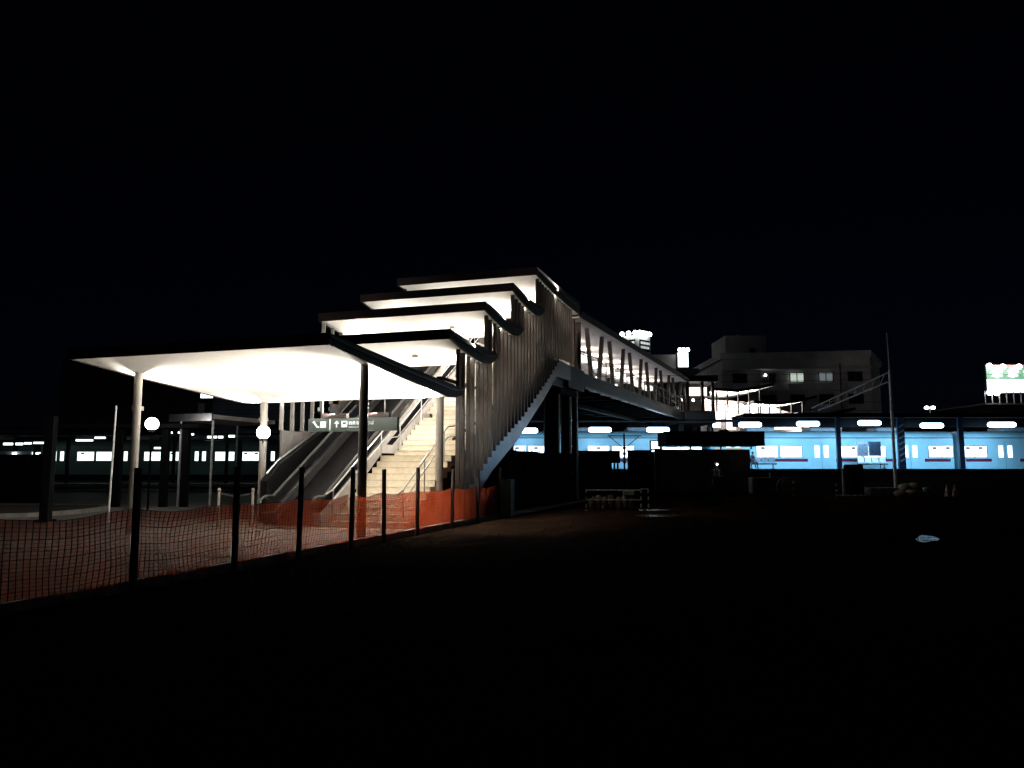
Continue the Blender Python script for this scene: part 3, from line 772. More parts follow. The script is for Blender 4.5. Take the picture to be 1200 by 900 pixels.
GRN = mat('train_dark_green', (.10, .18, .17), .4, var=.15, scale=1)
grpA = 'cars of the pale blue train'
train_car(34.9, 60.0, True, ICE, REDS, GL_WIN, 'pale blue train car with red stripe, rightmost, cut off by the photo edge', group=grpA)
train_car(15.3, 60.0, False, ICE, REDS, GL_WIN, 'pale blue train car with red stripe behind the platform benches', group=grpA)
train_car(-4.3, 60.0, False, ICE, REDS, GL_WIN, 'pale blue train car mostly hidden behind the footbridge piers and dark hoarding', group=grpA)
grpB = 'cars of the dark green train'
for x, nm in ((-65.6, 'dark green train car with lit windows at the far left edge'), (-46.0, 'dark green train car with lit windows behind the pale left column'),
              (-26.4, 'dark green train car with lit windows behind the escalators')):
    train_car(x, 75.0, x > -40, GRN, None, GL_WING, nm, zo=-.12, detailed=True, group=grpB)

# platform lamps hung below a dark roof edge
def plat_lamp(px, py, label, y=56.4, half=.80):
    x = (px - 600) / 900 * y; z = 1.5 + (549 - py) / 900 * y
    l_ = thing('platform_lamp', label, 'lamp', W(x, y, z), 0, 'lamps along the platform')
    MB().box(x - half * .95, x + half * .95, y - .13, y + .13, z + .20, z + .27).build('housing', DGREY, l_)
    # diffuser: capsule
    pr = []
    n = 12
    d = MB()
    for i in range(n):
        a = math.pi * 2 * i / n
        pr.append((y + .16 * math.cos(a), z + .19 * math.sin(a) - .0))
    d.prism_x(pr, x - half, x + half)
    for s_ in (-1, 1): d.prism_x([(y + (b - y) * .7, z + (c - z) * .7) for b, c in pr], x + s_ * half, x + s_ * (half + .10))
    d.build('diffuser', GL_PLAT, l_)
    area_light('lamp', l_, (x, y + .18, z - .24), (x, y + 2.6, z - 3.2), (190 if x > 16 else 110), half * 2, .2, (.34, .66, 1.0), 150)
    MB().tube((x - .4, y, z + .27), (x - .4, y, 5.5), .015).build('hanger', DGREY, l_)
    MB().tube((x + .4, y, z + .27), (x + .4, y, 5.5), .015).build('hanger', DGREY, l_)
PL = [(617, 505, 'blue white platform lamp glimpsed under the stair stringer'), (703, 504, 'blue white platform lamp under the bridge, next to the black pier'),
      (771, 504, 'blue white platform lamp under the far end of the bridge, above a lit screen'), (879, 498, 'blue white platform lamp right of the dark shed roof'),
      (947, 497, 'blue white platform lamp between the shed and the noticeboard'), (1019, 496, 'blue white platform lamp above the noticeboard and white bench'),
      (1092, 499, 'blue white platform lamp just right of the latticed pillar'), (1174, 498, 'blue white platform lamp nearest the right photo edge')]
for px, py, lb in PL: plat_lamp(px, py, lb, half=.72 if px < 1150 else .9)
pr_ = thing('platform_roof', 'dark platform roof edge above the row of platform lamps', 'roof', W(40, 57, 1.47))
MB().box(16.8, 80, 55.8, 58.9, 5.28, 5.42).build('roof_sheet', BLACK, pr_)
MB().box(16.8, 80, 55.7, 55.79, 5.20, 5.5).build('fascia', BLACK, pr_)
MB().box(16.8, 80, 58.5, 58.6, 4.62, 5.275).build('added_black_sheet', BLACK, pr_)  # black sheet added to hide the far lights below the roof
MB().box(-6, 16.7, 56.6, 58.6, 5.0, 5.1).build('roof_sheet', BLACK, pr_)
POSTB = mat('platform_post', (.03, .05, .10), .4)
for px, wpx in ((981, 5), (1054, 8), (1124, 6)):
    x = (px - 600) / 900 * 57; w = wpx / 900 * 57 / 2
    p_ = MB().box(x - w, x + w, 56.8, 57.0, 1.475, 5.27).build('pillar', POSTB, pr_)
    if px == 1054:
        for k_ in range(7): MB().bar((x - w * .7, 56.78, 2.0 + k_ * .42), (x + w * .7, 56.78, 2.22 + k_ * .42), .03, .10).build('lattice_bar', mat('lattice', (.4, .45, .5), .4), p_)

# benches
def bench(xc, yc, m, label, n=4):
    b_ = thing('platform_bench', label, 'bench', W(xc, yc, 1.475))
    for i in range(n):
        x = xc - (n - 1) * .27 + i * .54
        s_ = MB().box(x - .24, x + .24, yc - .22, yc + .22, 1.86, 1.91).build('seat', m, b_, bevel=.012)
        MB().hexa([(x - .24, yc + .18, 1.95), (x + .24, yc + .18, 1.95), (x + .24, yc + .22, 1.95), (x - .24, yc + .22, 1.95),
                   (x - .22, yc + .27, 2.36), (x + .22, yc + .27, 2.36), (x + .22, yc + .31, 2.36), (x - .22, yc + .31, 2.36)]).build('backrest', m, b_)
    MB().box(xc - n * .27, xc + n * .27, yc - .04, yc + .04, 1.79, 1.855).build('beam', DGREY, b_)
    for s_ in (-1, 1):
        MB().tube((xc + s_ * n * .2, yc, 1.475), (xc + s_ * n * .2, yc, 1.79), .035).build('leg', DGREY, b_)
        MB().box(xc + s_ * n * .2 - .04, xc + s_ * n * .2 + .04, yc - .25, yc + .25, 1.475, 1.51).build('foot', DGREY, b_)
    return b_
SEATD = mat('seat_grey', (.22, .24, .27), .5); SEATW = mat('seat_white', (.75, .77, .8), .5)
bench(18.7, 57.7, SEATD, 'grey four seat platform bench left of the train windows')
bench(27.0, 57.7, SEATW, 'white four seat platform bench below the noticeboard')
nb = thing('noticeboard', 'pair of grey notice panels standing behind the white bench', 'noticeboard', W(26.9, 58.2, 1.475))
for x0, x1, z0, c in ((26.05, 26.9, 2.42, (.20, .22, .25)), (26.95, 27.85, 2.44, (.035, .05, .08))):
    p_ = MB().box(x0, x1, 58.15, 58.22, z0, z0 + 1.08).build('panel', mat('notice%g' % x0, c, .4, var=.4, scale=5), nb)
    MB().box(x0 + .1, x1 - .1, 58.135, 58.145, z0 + .15, z0 + .9).build('poster', mat('poster%g' % x0, tuple(k * .6 for k in c), .5, var=.6, scale=9), p_)
for x in (26.1, 27.8): MB().tube((x, 58.25, 1.475), (x, 58.25, 3.45), .03).build('post', DGREY, nb)
ps = thing('lit_screen', 'small white lit screen in a dark frame on a platform post', 'screen', W(10.5, 56.5, 1.475))
MB().box(10.1, 11.0, 56.4, 56.55, 2.85, 3.55).build('frame', BLACK, ps, bevel=.02)
MB().box(10.2, 10.9, 56.38, 56.395, 2.95, 3.45).build('screen', GL_SIGN, ps)
MB().tube((10.55, 56.6, 1.475), (10.55, 56.6, 2.9), .05).build('post', BLACK, ps)

# ================================================================== CATENARY GANTRY
ga = thing('catenary_mast', 'slender pale mast with latticed arm carrying the overhead wires', 'mast', W(24.6, 50, 0))
mx, my = (1046 - 600) / 900 * 50, 50.0
GALV = mat('galvanised', (.7, .71, .72), .5, .2)
MB().tube((mx, my, -.05), (mx, my, 7.9), .10, .09, 10).build('mast', GALV, ga)
MB().tube((mx, my, 7.91), (mx - .05, my, 10.4), .045, .03, 8).build('mast_top', GALV, ga)
a0, a1 = (mx - .1, my + .1, 7.75), (mx - 3.6, my + 4, 5.75)
b0, b1 = (mx - .1, my + .1, 7.15), (mx - 3.2, my + 4, 5.55)
MB().tube(a0, a1, .05).build('arm_chord', GALV, ga); MB().tube(b0, b1, .05).build('arm_chord', GALV, ga)
for k_ in range(8):
    t = (k_ + .3) / 8.3; t2 = (k_ + .9) / 8.3
    P = [a0[i] + (a1[i] - a0[i]) * t for i in range(3)]; Q = [b0[i] + (b1[i] - b0[i]) * t2 for i in range(3)]
    MB().tube(P, Q, .022, None, 6).build('lattice_bar', GALV, ga)
for k_, (dx, dz) in enumerate(((-2.2, 6.35), (-3.0, 5.95), (-3.5, 5.7))):
    MB().tube((mx + dx, my + 3, dz - .02), (mx + dx - .5, my + 3, dz - .28), .045, None, 8).build('insulator', BARRW, ga)
for k_, (z, yy) in enumerate(((6.9, 61.3), (6.2, 61.35), (7.6, 52.5), (7.9, 51.2))):
    w = MB(); pts = []
    for i in range(25):
        x = -60 + i * 6.0; s_ = ((x - mx) % 46) / 46; pts.append((x, yy, z - .5 * 4 * s_ * (1 - s_) * .5))
    w.path(pts, .014, 5)
    tag(w.build('overhead_wire', BLACK), ['upper overhead wire running above the pale blue train', 'lower contact wire running above the pale blue train',
        'lower feeder cable strung from the latticed arm', 'upper feeder cable strung from the latticed arm'][k_], 'wire', 'overhead wires')

# ================================================================== DARK HOARDING, SHED AND SITE CLUTTER
hd = thing('site_hoarding', 'tall dark site hoarding panels under the stairway and footbridge', 'hoarding', S(34, 8.35, 0), -TH)
u = 23.2
while u < 44:
    MB(S).box(u, u + .985, 8.40 - .02 * (int(u) % 2), 8.46, 0, 2.14 + .05 * math.sin(u * 3)).build('panel', HOARD, hd)
    MB(S).tube((u + .98, 8.36, 0), (u + .98, 8.36, 2.2), .025, None, 6).build('post', DGREY, hd)
    u += 1.0
ba = thing('site_barrier', 'dark slatted fence with a solid top rail in front of the lit train', 'fence', W(5.8, 46, 0))
MB().box(3.4, 6.45, 46, 46.12, 1.82, 2.56).build('top_panel', HOARD, ba)
for i in range(15): MB().box(3.45 + i * .2, 3.56 + i * .2, 46.02, 46.1, 1.2, 1.815).build('slat', HOARD, ba)
MB().box(3.4, 6.45, 46, 46.12, 0, 1.195).build('base_panel', HOARD, ba)
wl_ = thing('dark_wall_panel', 'plain dark wall block left of the flat roofed shed', 'wall', W(7.9, 46, 0))
MB().box(6.95, 8.35, 46.2, 46.4, 0, 2.55).build('wall', HOARD, wl_); MB().box(6.9, 8.4, 46.15, 46.45, 2.552, 2.60).build('coping', BLACK, wl_)
sp = thing('signal_pole', 'thin dark pole with crossarm and insulators left of the shed', 'pole', W(6.9, 47.5, 0))
MB().tube((6.92, 47.5, 0), (6.92, 47.5, 3.65), .055).build('pole', BLACK, sp)
MB().bar((5.9, 47.5, 3.5), (8.0, 47.5, 3.5), .05, .07).build('crossarm', BLACK, sp)
for s_ in (-1, 1): MB().tube((6.92, 47.5, 2.7), (6.92 + s_ * .9, 47.5, 3.46), .02).build('brace', BLACK, sp)
for z in (2.4, 2.75, 1.9): MB().ball((6.92, 47.45, z), .11, nu=8, nv=5).build('insulator', DGREY, sp)

sh = thing('flat_roof_shed', 'long dark flat roofed shed with a strip of light under its roof', 'shed', W(12, 49.5, 0))
X0, X1 = 8.95, 15.3
for i in range(12):
    a = 8.95 + i * .5
    MB().box(a + .004, a + .496, 48.4, 48.5, 0, 2.70).build('wall_panel', mat('shed_wall', (.13, .11, .10), .7, var=.3, scale=2), sh)
MB().box(X0 + .7, X1 + .5, 48.1, 51, 2.92, 3.82).build('roof', HOARD, sh)
for x in (9.3, 11.2, 13.1, 15.0): MB().box(x, x + .08, 48.42, 48.5, 2.705, 2.915).build('roof_post', BLACK, sh)
for x0, x1 in ((9.9, 10.9), (11.0, 11.4), (11.9, 12.3), (13.2, 13.5), (13.9, 15.0)):
    MB().box(x0, x1, 50.0, 50.05, 2.74, 2.86).build('light_strip', GL_PLAT if x0 < 13 else GL_ROOM, sh)
MB().box(9.0, 15.0, 50.6, 50.7, 0, 2.6).build('back_wall', HOARD, sh)
MB().box(12.7, 12.85, 49, 49.1, 3.825, 4.1).build('vent_pipe', DGREY, sh); MB().box(13.2, 13.8, 49, 49.4, 3.825, 3.98).build('roof_box', DGREY, sh)

# single pipe guard barriers with striped posts and a white box
def striped_post(x, y, h, par, r=.028):
    n = 6
    for i in range(n):
        MB().tube((x, y, h * i / n + .0005), (x, y, h * (i + 1) / n), r, None, 10).build('band', BARRW if i % 2 else BLACK, par)
gb = thing('guard_barrier', 'low pipe guard barrier with black and white banded posts on the dirt', 'barrier', W(3.6, 27.4, 0))
for x in (2.62, 4.55, 4.82): striped_post(x, 27.4, .78, gb)
for z in (.4, .74): MB().tube((2.62, 27.4, z), (4.55, 27.4, z), .02).build('rail', GALV, gb)
MB().tube((4.55, 27.4, .78), (4.82, 27.4, .78), .02).build('rail', GALV, gb)
for x in (2.62, 4.55, 4.82): MB().box(x - .03, x + .03, 27.15, 27.65, 0.02, .06).build('foot', GALV, gb)
for i in range(7):
    x = 2.85 + i * .24 + rnd.uniform(-.04, .04)
    b_ = MB(); b_.ball((x, 27.75, .24 + .06 * (i % 2)), .16, .14, .27, nu=10, nv=6, squash=.1)
    tag(rehome(b_.build('sandbag', mat('sandbag', (.11, .09, .075), .9, bump=.5), smooth=True), (x, 27.75, 0)),
        'greyish sandbag %s behind the guard barrier' % ('at the left end', 'second from the left', 'third from the left', 'in the middle', 'third from the right', 'second from the right', 'at the right end')[i], 'sandbag', 'sandbags behind the barrier')
wb = thing('white_box', 'small white box lying on top of the row of sandbags', 'box', W(4.15, 27.7, .52))
MB().box(3.98, 4.34, 27.58, 27.8, .56, .68).build('tub', BARRW, wb, bevel=.01); MB().box(3.97, 4.35, 27.57, 27.81, .682, .71).build('lid', SEATW, wb)

# clutter on the right
gen = thing('generator', 'dark boxy generator standing on the dirt left of the cable drum', 'generator', W(12.6, 39, 0))
MB().box(12.0, 13.2, 38.6, 39.3, .25, 1.05).build('housing', mat('gen', (.05, .05, .055), .5), gen, bevel=.03)
for x in (12.1, 13.0): MB().box(x, x + .12, 38.6, 39.3, .03, .245).build('skid', BLACK, gen)
for k_ in range(5): MB().box(12.15, 12.6, 38.585, 38.598, .45 + k_ * .09, .49 + k_ * .09).build('louvre', DGREY, gen)
MB().tube((13.0, 39.0, 1.05), (13.0, 39.0, 1.3), .04).build('exhaust', STEEL, gen)
dr = thing('cable_drum', 'large pale cable drum on its rim beside the generator', 'drum', W(13.9, 39, 0))
for y in (38.7, 39.3): MB().tube((13.95, y, .55), (13.95, y + .06, .55), .52, None, 24).build('flange', mat('wood', (.22, .18, .13), .8), dr)
MB().tube((13.95, 38.77, .55), (13.95, 39.29, .55), .33, None, 20).build('cable', RUBBER, dr)
sp2 = thing('banded_post', 'short black and white banded post in front of the platform', 'post', W(13.9, 37.8, 0))
striped_post(13.75, 37.8, .9, sp2, .04); MB().box(13.6, 13.9, 37.65, 37.95, .0, .06).build('base', RUBBER, sp2)
sp3 = thing('banded_post', 'black and white banded post beside the dark cabinet', 'post', W(16.0, 38.2, 0))
striped_post(16.0, 38.2, .75, sp3, .04); MB().box(15.85, 16.15, 38.05, 38.35, 0, .06).build('base', RUBBER, sp3)
cb = thing('equipment_cabinet', 'dark rounded equipment cabinet in front of the platform edge', 'cabinet', W(18.6, 42, 0))
MB().box(18.15, 19.0, 41.7, 42.4, .05, 1.72).build('body', HOARD, cb, bevel=.08); MB().box(18.25, 18.9, 41.68, 41.697, .25, 1.55).build('door', BLACK, cb); MB().box(18.8, 18.84, 41.65, 41.679, .8, 1.0).build('handle', STEEL, cb)
wp = thing('marker_post', 'thin white marker post left of the dark cabinet', 'post', W(18.0, 42.0, 0))
MB().box(17.93, 18.03, 41.95, 42.05, 0, 1.5).build('shaft', BARRW, wp); MB().box(17.85, 18.11, 41.85, 42.15, 0, .05).build('base', CONC, wp)
for i in range(4):
    o = MB().box(19.2 + .06 * i, 21.1 - .05 * i, 41.6 + .03 * i, 42.6, .12 * i + .0005, .12 * i + .11).build('concrete_slab', CONC)
    tag(rehome(o, (20.1, 42.1, .12 * i)), 'concrete slab %s of the stack right of the dark cabinet' % ('at the bottom', 'second from the bottom', 'third from the bottom', 'on top')[i], 'slab', 'stacked slabs')
ws = thing('white_sheet', 'crumpled white sheet lying flat on the dirt', 'sheet', W(17.6, 40.2, 0))
q = MB()
for j in range(5):
    for i in range(9): q.v.append((17.0 + i * .15 + .03 * math.sin(j * 2 + i), 39.9 + j * .15, .09 + .05 * abs(math.sin(i * 1.7 + j))))
for j in range(4):
    for i in range(8): q.f.append((j * 9 + i, j * 9 + i + 1, j * 9 + i + 10, j * 9 + i + 9))
q.build('sheet', SEATW, ws)
bags = [(19.85, 39.6, .22, .34), (20.35, 39.5, .25, .38), (20.85, 39.6, .2, .32), (20.15, 39.75, .55, .30), (20.6, 39.7, .58, .32)]
nm = ('lower left', 'lower middle', 'lower right', 'upper left', 'upper right')
for (x, y, z, r_), n_ in zip(bags, nm):
    o = MB().ball((x, y, z), r_, .3, .2, nu=14, nv=8, squash=.07).build('bulk_sack', mat('sack', (.42, .35, .30), .9, bump=.6), smooth=True)
    tag(rehome(o, (x, y, z - .2)), 'beige sack, %s one of the heap near the latticed pillar' % n_, 'sack', 'heap of beige sacks')
hm = thing('white_bucket', 'small upturned white bucket right of the beige sacks', 'bucket', W(21.3, 40, 0))
MB().tube((21.4, 40, .05), (21.4, 40, .50), .2, .16, 16).build('pail', BARRW, hm); MB().tube((21.4, 40, .44), (21.4, 40, .52), .175, .17, 16).build('rim', SEATW, hm)
for i, x in enumerate((22.75, 23.15)):
    c_ = thing('traffic_cone', 'small pale traffic cone, %s of the pair on the dark dirt' % ('left', 'right')[i], 'cone', W(x, 40.5, 0), 0, 'traffic cones')
    MB().tube((x, 40.5, .06), (x, 40.5, .68), .15, .035, 14).build('cone', mat('cone', (.35, .22, .17), .6), c_); MB().box(x - .19, x + .19, 40.31, 40.69, .02, .059).build('base', RUBBER, c_)
    MB().tube((x, 40.5, .36), (x, 40.5, .48), .096, .077, 14).build('band', BARRW, c_)

# ================================================================== BUILDINGS BEHIND
def px_at(px, py, Y):
    return ((px - 600) / 900 * Y, 1.5 + (549 - py) / 900 * Y)
def lit_windows(par, face_y, rows, frame=BUILDD):
    for (x0, x1, z0, z1, g) in rows:
        w = MB()
        for (c0, c1, d0, d1) in ((x0 - .12, x1 + .12, z0 - .12, z0), (x0 - .12, x1 + .12, z1, z1 + .12), (x0 - .12, x0, z0, z1), (x1, x1 + .12, z0, z1), ((x0 + x1) / 2 - .05, (x0 + x1) / 2 + .05, z0, z1)):
            w.box(c0, c1, face_y - .12, face_y - .003, d0, d1)
        wo = w.build('window', frame, par)
        MB().box(x0, x1, face_y - .03, face_y - .004, z0, z1).build('pane', g, wo)
NIGHTPANE = mat('dark_pane', (.015, .017, .02), .12, spec=.5)
YB = 112.0
ap = thing('apartment_block', 'grey concrete apartment block with roof hut and two lit windows', 'building', W(42, YB, 0))
xa, _ = px_at(848, 0, YB); xb, _ = px_at(1012, 0, YB); xc, _ = px_at(1034, 0, 120)
zt = px_at(0, 421, YB)[1]
MB().slab([(xa, YB), (xb, YB - 3), (xc, YB + 8), (xc, YB + 20), (xa, YB + 20)], -.05, zt).build('wall', BUILD, ap)
MB().slab([(xa - .3, YB - .3), (xb, YB - 3.4), (xc + .4, YB + 8), (xc + .4, YB + 20.3), (xa - .3, YB + 20.3)], zt + .004, zt + .9).build('parapet', BUILD, ap)
x0, z0 = px_at(862, 421, YB); x1, z1 = px_at(912, 393, YB)
hut = MB().box(x0, x1, YB + 4, YB + 12, zt + .9, z1 + .8).build('roof_hut', BUILD, ap)
MB().box(x1 - 2.6, x1 - 1.7, YB + 3.96, YB + 3.998, z1 - 2.6, z1 - 1.2).build('vent_opening', NIGHTPANE, hut)
MB().tube((x0 + .6, YB + 6, z1 + .8), (x0 + .6, YB + 6, z1 + 2.4), .05).build('antenna', DGREY, hut)
MB().ball((x0 + 2.6, YB + 6, z1 + 1.1), .5, .5, .35, nu=10, nv=6).build('water_tank', BUILD, hut)
slope = -3.0 / (xb - xa)
def ap_y(x): return YB + slope * (x - xa)
for r_, zc in enumerate((zt - 2.9, zt - 6.1, zt - 9.2)):
    for k_ in range(5):
        cx = xa + 2.4 + k_ * 3.95; yy = ap_y(cx) - .25
        g = NIGHTPANE
        if r_ == 0 and k_ == 2: g = GL_ROOM
        if r_ == 0 and k_ == 3: g = GL_ROOM2
        lit_windows(ap, yy, [(cx - .95, cx + .95, zc - .55, zc + .65, g)])
        MB().box(cx - 1.3, cx + 1.3, yy - .25, yy + .2, zc - 1.75, zc - .85).build('balcony_front', BUILD, ap)
    MB().slab([(xa, YB - .55), (xb, YB - 3.55), (xb, YB - 3.02), (xa, YB - .02)], zc + 1.25, zc + 1.42).build('floor_band', BUILD, ap)
for k_ in range(4):
    cx = xb + .6 + k_ * .0
pl_ = MB().tube((xb - 4.4, ap_y(xb - 4.4) - .8, 2), (xb - 4.4, ap_y(xb - 4.4) - .8, zt - 1), .09).build('drain_pipe', DGREY, ap)
gl_ = MB().ball((px_at(895, 0, YB)[0], ap_y(px_at(895, 0, YB)[0]) - .7, px_at(0, 441, YB)[1]), .2, nu=8, nv=5).build('entrance_lamp', GL_SPOT, ap, smooth=True)

# rooftop billboard cube lit by spotlamps
YT = 130.0
bt = thing('billboard_tower', 'building with a floodlit two sided rooftop billboard above the footbridge roof', 'building', W(22, YT, 0))
xl, xm, xr = px_at(722, 0, YT)[0], px_at(749, 0, YT)[0], px_at(767, 0, YT)[0]
zt2, zb2 = px_at(0, 391, YT)[1], px_at(0, 424, YT)[1]
MB().slab([(xl, YT + 3), (xm, YT), (xr, YT + 2.4), (xr - 2, YT + 9), (xl, YT + 9)], zb2 - 1.5, zt2).build('billboard_box', mat('board_white', (.6, .62, .6), .6), bt)
MB().slab([(xl - 9, YT + 2.9), (xl + 2, YT + 2.0), (xr + 2, YT + 3.5), (xr + 2, YT + 16), (xl - 9, YT + 16)], -.05, zb2 - 1.51).build('wall', BUILDD, bt)
def face_panel(A, B_, s0, s1, z0, z1, m, name, par, out=.06, th=.05):
    a = Vector((A[0], A[1], 0)); b = Vector((B_[0], B_[1], 0)); d = b - a; nrm = Vector((d.y, -d.x, 0)).normalized()
    p = a + d * s0 + nrm * out; q = a + d * s1 + nrm * out; p2 = p + nrm * th; q2 = q + nrm * th
    mb = MB(); mb.hexa([(p.x, p.y, z0), (q.x, q.y, z0), (q2.x, q2.y, z0), (p2.x, p2.y, z0), (p.x, p.y, z1), (q.x, q.y, z1), (q2.x, q2.y, z1), (p2.x, p2.y, z1)])
    return mb.build(name, m, par)
hz = zt2 - zb2
for A, B_ in (((xl, YT + 3), (xm, YT)), ((xm, YT), (xr, YT + 2.4))):
    p_ = face_panel(A, B_, .12, .92, zb2 + hz * .42, zt2 - hz * .16, BLACK, 'board_panel', bt)
    for row in range(2):
        s = .2
        while s < .82:
            w = rnd.uniform(.05, .1)
            zc = zb2 + hz * (.68 - row * .16)
            face_panel(A, B_, s, s + w, zc, zc + hz * .09, GL_TEXT, 'stroke', p_, out=.115, th=.02)
            s += w + .025
    for k_ in range(4):
        s = .1 + k_ * .26
        px_ = A[0] + (B_[0] - A[0]) * s; py_ = A[1] + (B_[1] - A[1]) * s - .9
        MB().ball((px_, py_, zt2 + .25), .42, nu=8, nv=5).build('spotlamp', GL_SPOT, bt, smooth=True)
        MB().tube((px_, py_, zt2 + .25), (px_, py_ + 1.0, zt2 - .1), .05, None, 6).build('lamp_arm', DGREY, bt)

YS = 108.0
wbld = thing('low_building', 'dim grey building with a blazing white box sign above its canopy', 'building', W(21, YS, 0))
x0, z0 = px_at(760, 440, YS); x1, z1 = px_at(794, 415, YS)
MB().box(x0 - 3, x1, YS, YS + 10, -.05, z1).build('wall', BUILD, wbld)
x2, z2 = px_at(796, 430, YS); x3, z3 = px_at(808, 413, YS)
sb_ = MB().box(x2 - .1, x3 + .1, YS - .2, YS + 1.1, z2 - .1, z3 + .1).build('box_sign', DGREY, wbld)
MB().box(x2, x3, YS - .25, YS - .203, z2, z3).build('sign_face', GL_SIGN, sb_)
for k_ in range(3): MB().ball((x2 + .2 + k_ * .55, YS - .7, z3 + .35), .3, nu=8, nv=5).build('spotlamp', GL_SPOT, sb_, smooth=True)
MB().box(x0 + 1, x3 + 1.0, YS - 2.5, YS + 3, z2 - 1.1, z2 - .5).build('canopy_slab', BUILD, wbld)

YG = 95.0
gs = thing('shop_building', 'dark shop with a glowing green and white roof sign at the right edge', 'building', W(64, YG, 0))
x0, z0 = px_at(1158, 474, YG); xs_, zs0 = px_at(1165, 459, YG); _, zs1 = px_at(0, 426, YG)
MB().box(x0 + 1, x0 + 22, YG + .5, YG + 12, -.05, z0).build('wall', BUILDD, gs)
MB().box(x0, x0 + 22, YG + .2, YG + 12, z0 + .004, z0 + .18).build('roof_slab', BUILD, gs)
sgn = MB().box(xs_, xs_ + 18, YG + 1.0, YG + 1.4, zs0 - .1, zs1 + .1).build('roof_sign', DGREY, gs)
zm = zs0 + (zs1 - zs0) * .48
MB().box(xs_ + .1, xs_ + 17.9, YG + .94, YG + .995, zs0, zm - .03).build('white_band', GL_SIGN, sgn)
MB().box(xs_ + .1, xs_ + 17.9, YG + .94, YG + .995, zm, zs1 - .25).build('green_band', GL_GREEN, sgn)
MB().box(xs_ + .1, xs_ + 17.9, YG + .94, YG + .995, zs1 - .22, zs1).build('red_band', GL_RED, sgn)
for k_ in range(7):
    c = xs_ + .8 + k_ * 2.0
    o_ = MB(); o_.box(c, c + 1.2, YG + .90, YG + .935, zm + .35, zm + .6); o_.box(c + .4, c + .7, YG + .895, YG + .899, zm + .2, zm + 1.2); o_.box(c, c + 1.3, YG + .90, YG + .935, zm + .85, zm + 1.05)
    o_.build('sign_character', GL_SIGN, sgn)
for c in (xs_ - .1, xs_ + 1.6, xs_ + 3.6): MB().ball((c, YG, zs1 - .25 - .1 * (c > xs_)), .34, nu=8, nv=5).build('spotlamp', GL_SPOT, gs, smooth=True)
for c in (xs_ - .2, xs_ + .6): MB().ball((c, YG, zs0 - .1), .4, nu=8, nv=5).build('spotlamp', GL_SPOT, gs, smooth=True)
for k_ in range(14): MB().tube((x0 + .1 + k_ * .9, YG + .4, z0 + .18), (x0 + .1 + k_ * .9, YG + .4, zs0 + .1), .06, None, 6).build('railing_post', BUILD, gs)
MB().box(x0, x0 + 13, YG + .35, YG + .45, zs0 - .2, zs0 - .11).build('railing_top', BUILD, gs)

tl = thing('street_lamp', 'distant twin headed street lamp above the train roof', 'street lamp', W(65.5, 120, 0))
xt, zt3 = px_at(1091, 478, 120)
MB().tube((xt, 120, -.05), (xt, 120, zt3 - .2), .09, .06).build('pole', BARRW, tl)
for s_ in (-1, 1):
    MB().tube((xt, 120, zt3 - .2), (xt + s_ * .45, 120, zt3), .05).build('arm', BARRW, tl)
    MB().ball((xt + s_ * .5, 120, zt3), .38, .3, .26, nu=10, nv=6).build('lamp_head', GL_SPOT, tl, smooth=True)

# left background
lb = thing('dark_tower_block', 'dark windowless building with one small lit sign below the canopy edge', 'building', W(-33, 80, 0))
YL = 84.0
xq0, zq0 = px_at(196, 487, YL); xq1, zq1 = px_at(240, 440, YL)
MB().box(xq0 - 12, xq1, YL, YL + 10, -.05, zq1 + 2).build('wall', BUILDD, lb)
f_ = MB().box(px_at(236, 0, YL)[0] - .1, px_at(250, 0, YL)[0] + .1, YL - .5, YL - .003, px_at(0, 467, YL)[1] - .1, px_at(0, 460, YL)[1] + .1).build('sign_box', DGREY, lb)
MB().box(px_at(236, 0, YL)[0], px_at(250, 0, YL)[0], YL - .55, YL - .503, px_at(0, 467, YL)[1], px_at(0, 460, YL)[1]).build('sign_face', GL_SIGN, f_)
MB().box(px_at(232, 0, YL)[0], px_at(239, 0, YL)[0], YL - .2, YL - .003, px_at(0, 484, YL)[1], px_at(0, 473, YL)[1]).build('panel', BUILD, lb)
bb = thing('blue_grey_building', 'blue grey walled building seen below the lowest canopy', 'building', W(-27, 92, 0))
YQ = 86.0
MB().box(px_at(241, 0, YQ)[0], px_at(330, 0, YQ)[0], YQ, YQ + 12, -.05, 12.5).build('wall', BUILDB, bb)
for k_ in range(5): MB().box(px_at(241, 0, YQ)[0], px_at(330, 0, YQ)[0], YQ - .06, YQ - .003, 7.6 + k_ * 1.0, 7.64 + k_ * 1.0).build('panel_joint', BUILDD, bb)
MB().prism([(px_at(272, 0, 80)[0], 5.9), (px_at(278, 0, 80)[0], 6.4), (px_at(300, 0, 80)[0], 6.7), (px_at(318, 0, 80)[0], 6.6), (px_at(318, 0, 80)[0], 5.8)], 82, 85).build('awning', BUILDD, bb)
area = thing('flat_block', 'block of flats with small lit windows behind the left fins', 'building', W(-26, 110, 0))
YF = 110.0
MB().box(px_at(318, 0, YF)[0], px_at(520, 0, YF)[0], YF, YF + 10, -.05, 20).build('wall', mat('flat_wall', (.06, .062, .068), .8), area)
for r_ in range(4):
    for k_ in range(11):
        cx = px_at(326 + k_ * 12.4, 0, YF)[0]; zc = px_at(0, 480 + r_ * 9.5, YF)[1]
        g = (GL_ROOM, GL_ROOM2, NIGHTPANE, GL_ROOM2, GL_ROOM)[(r_ * 3 + k_ * 2 + (k_ // 3)) % 5]
        lit_windows(area, YF - .01, [(cx - .45, cx + .45, zc - .28, zc + .28, g)])
    MB().box(px_at(320, 0, YF)[0], px_at(515, 0, YF)[0], YF - .7, YF - .014, px_at(0, 485 + r_ * 9.5, YF)[1], px_at(0, 484 + r_ * 9.5, YF)[1]).build('gallery', BUILD, area)

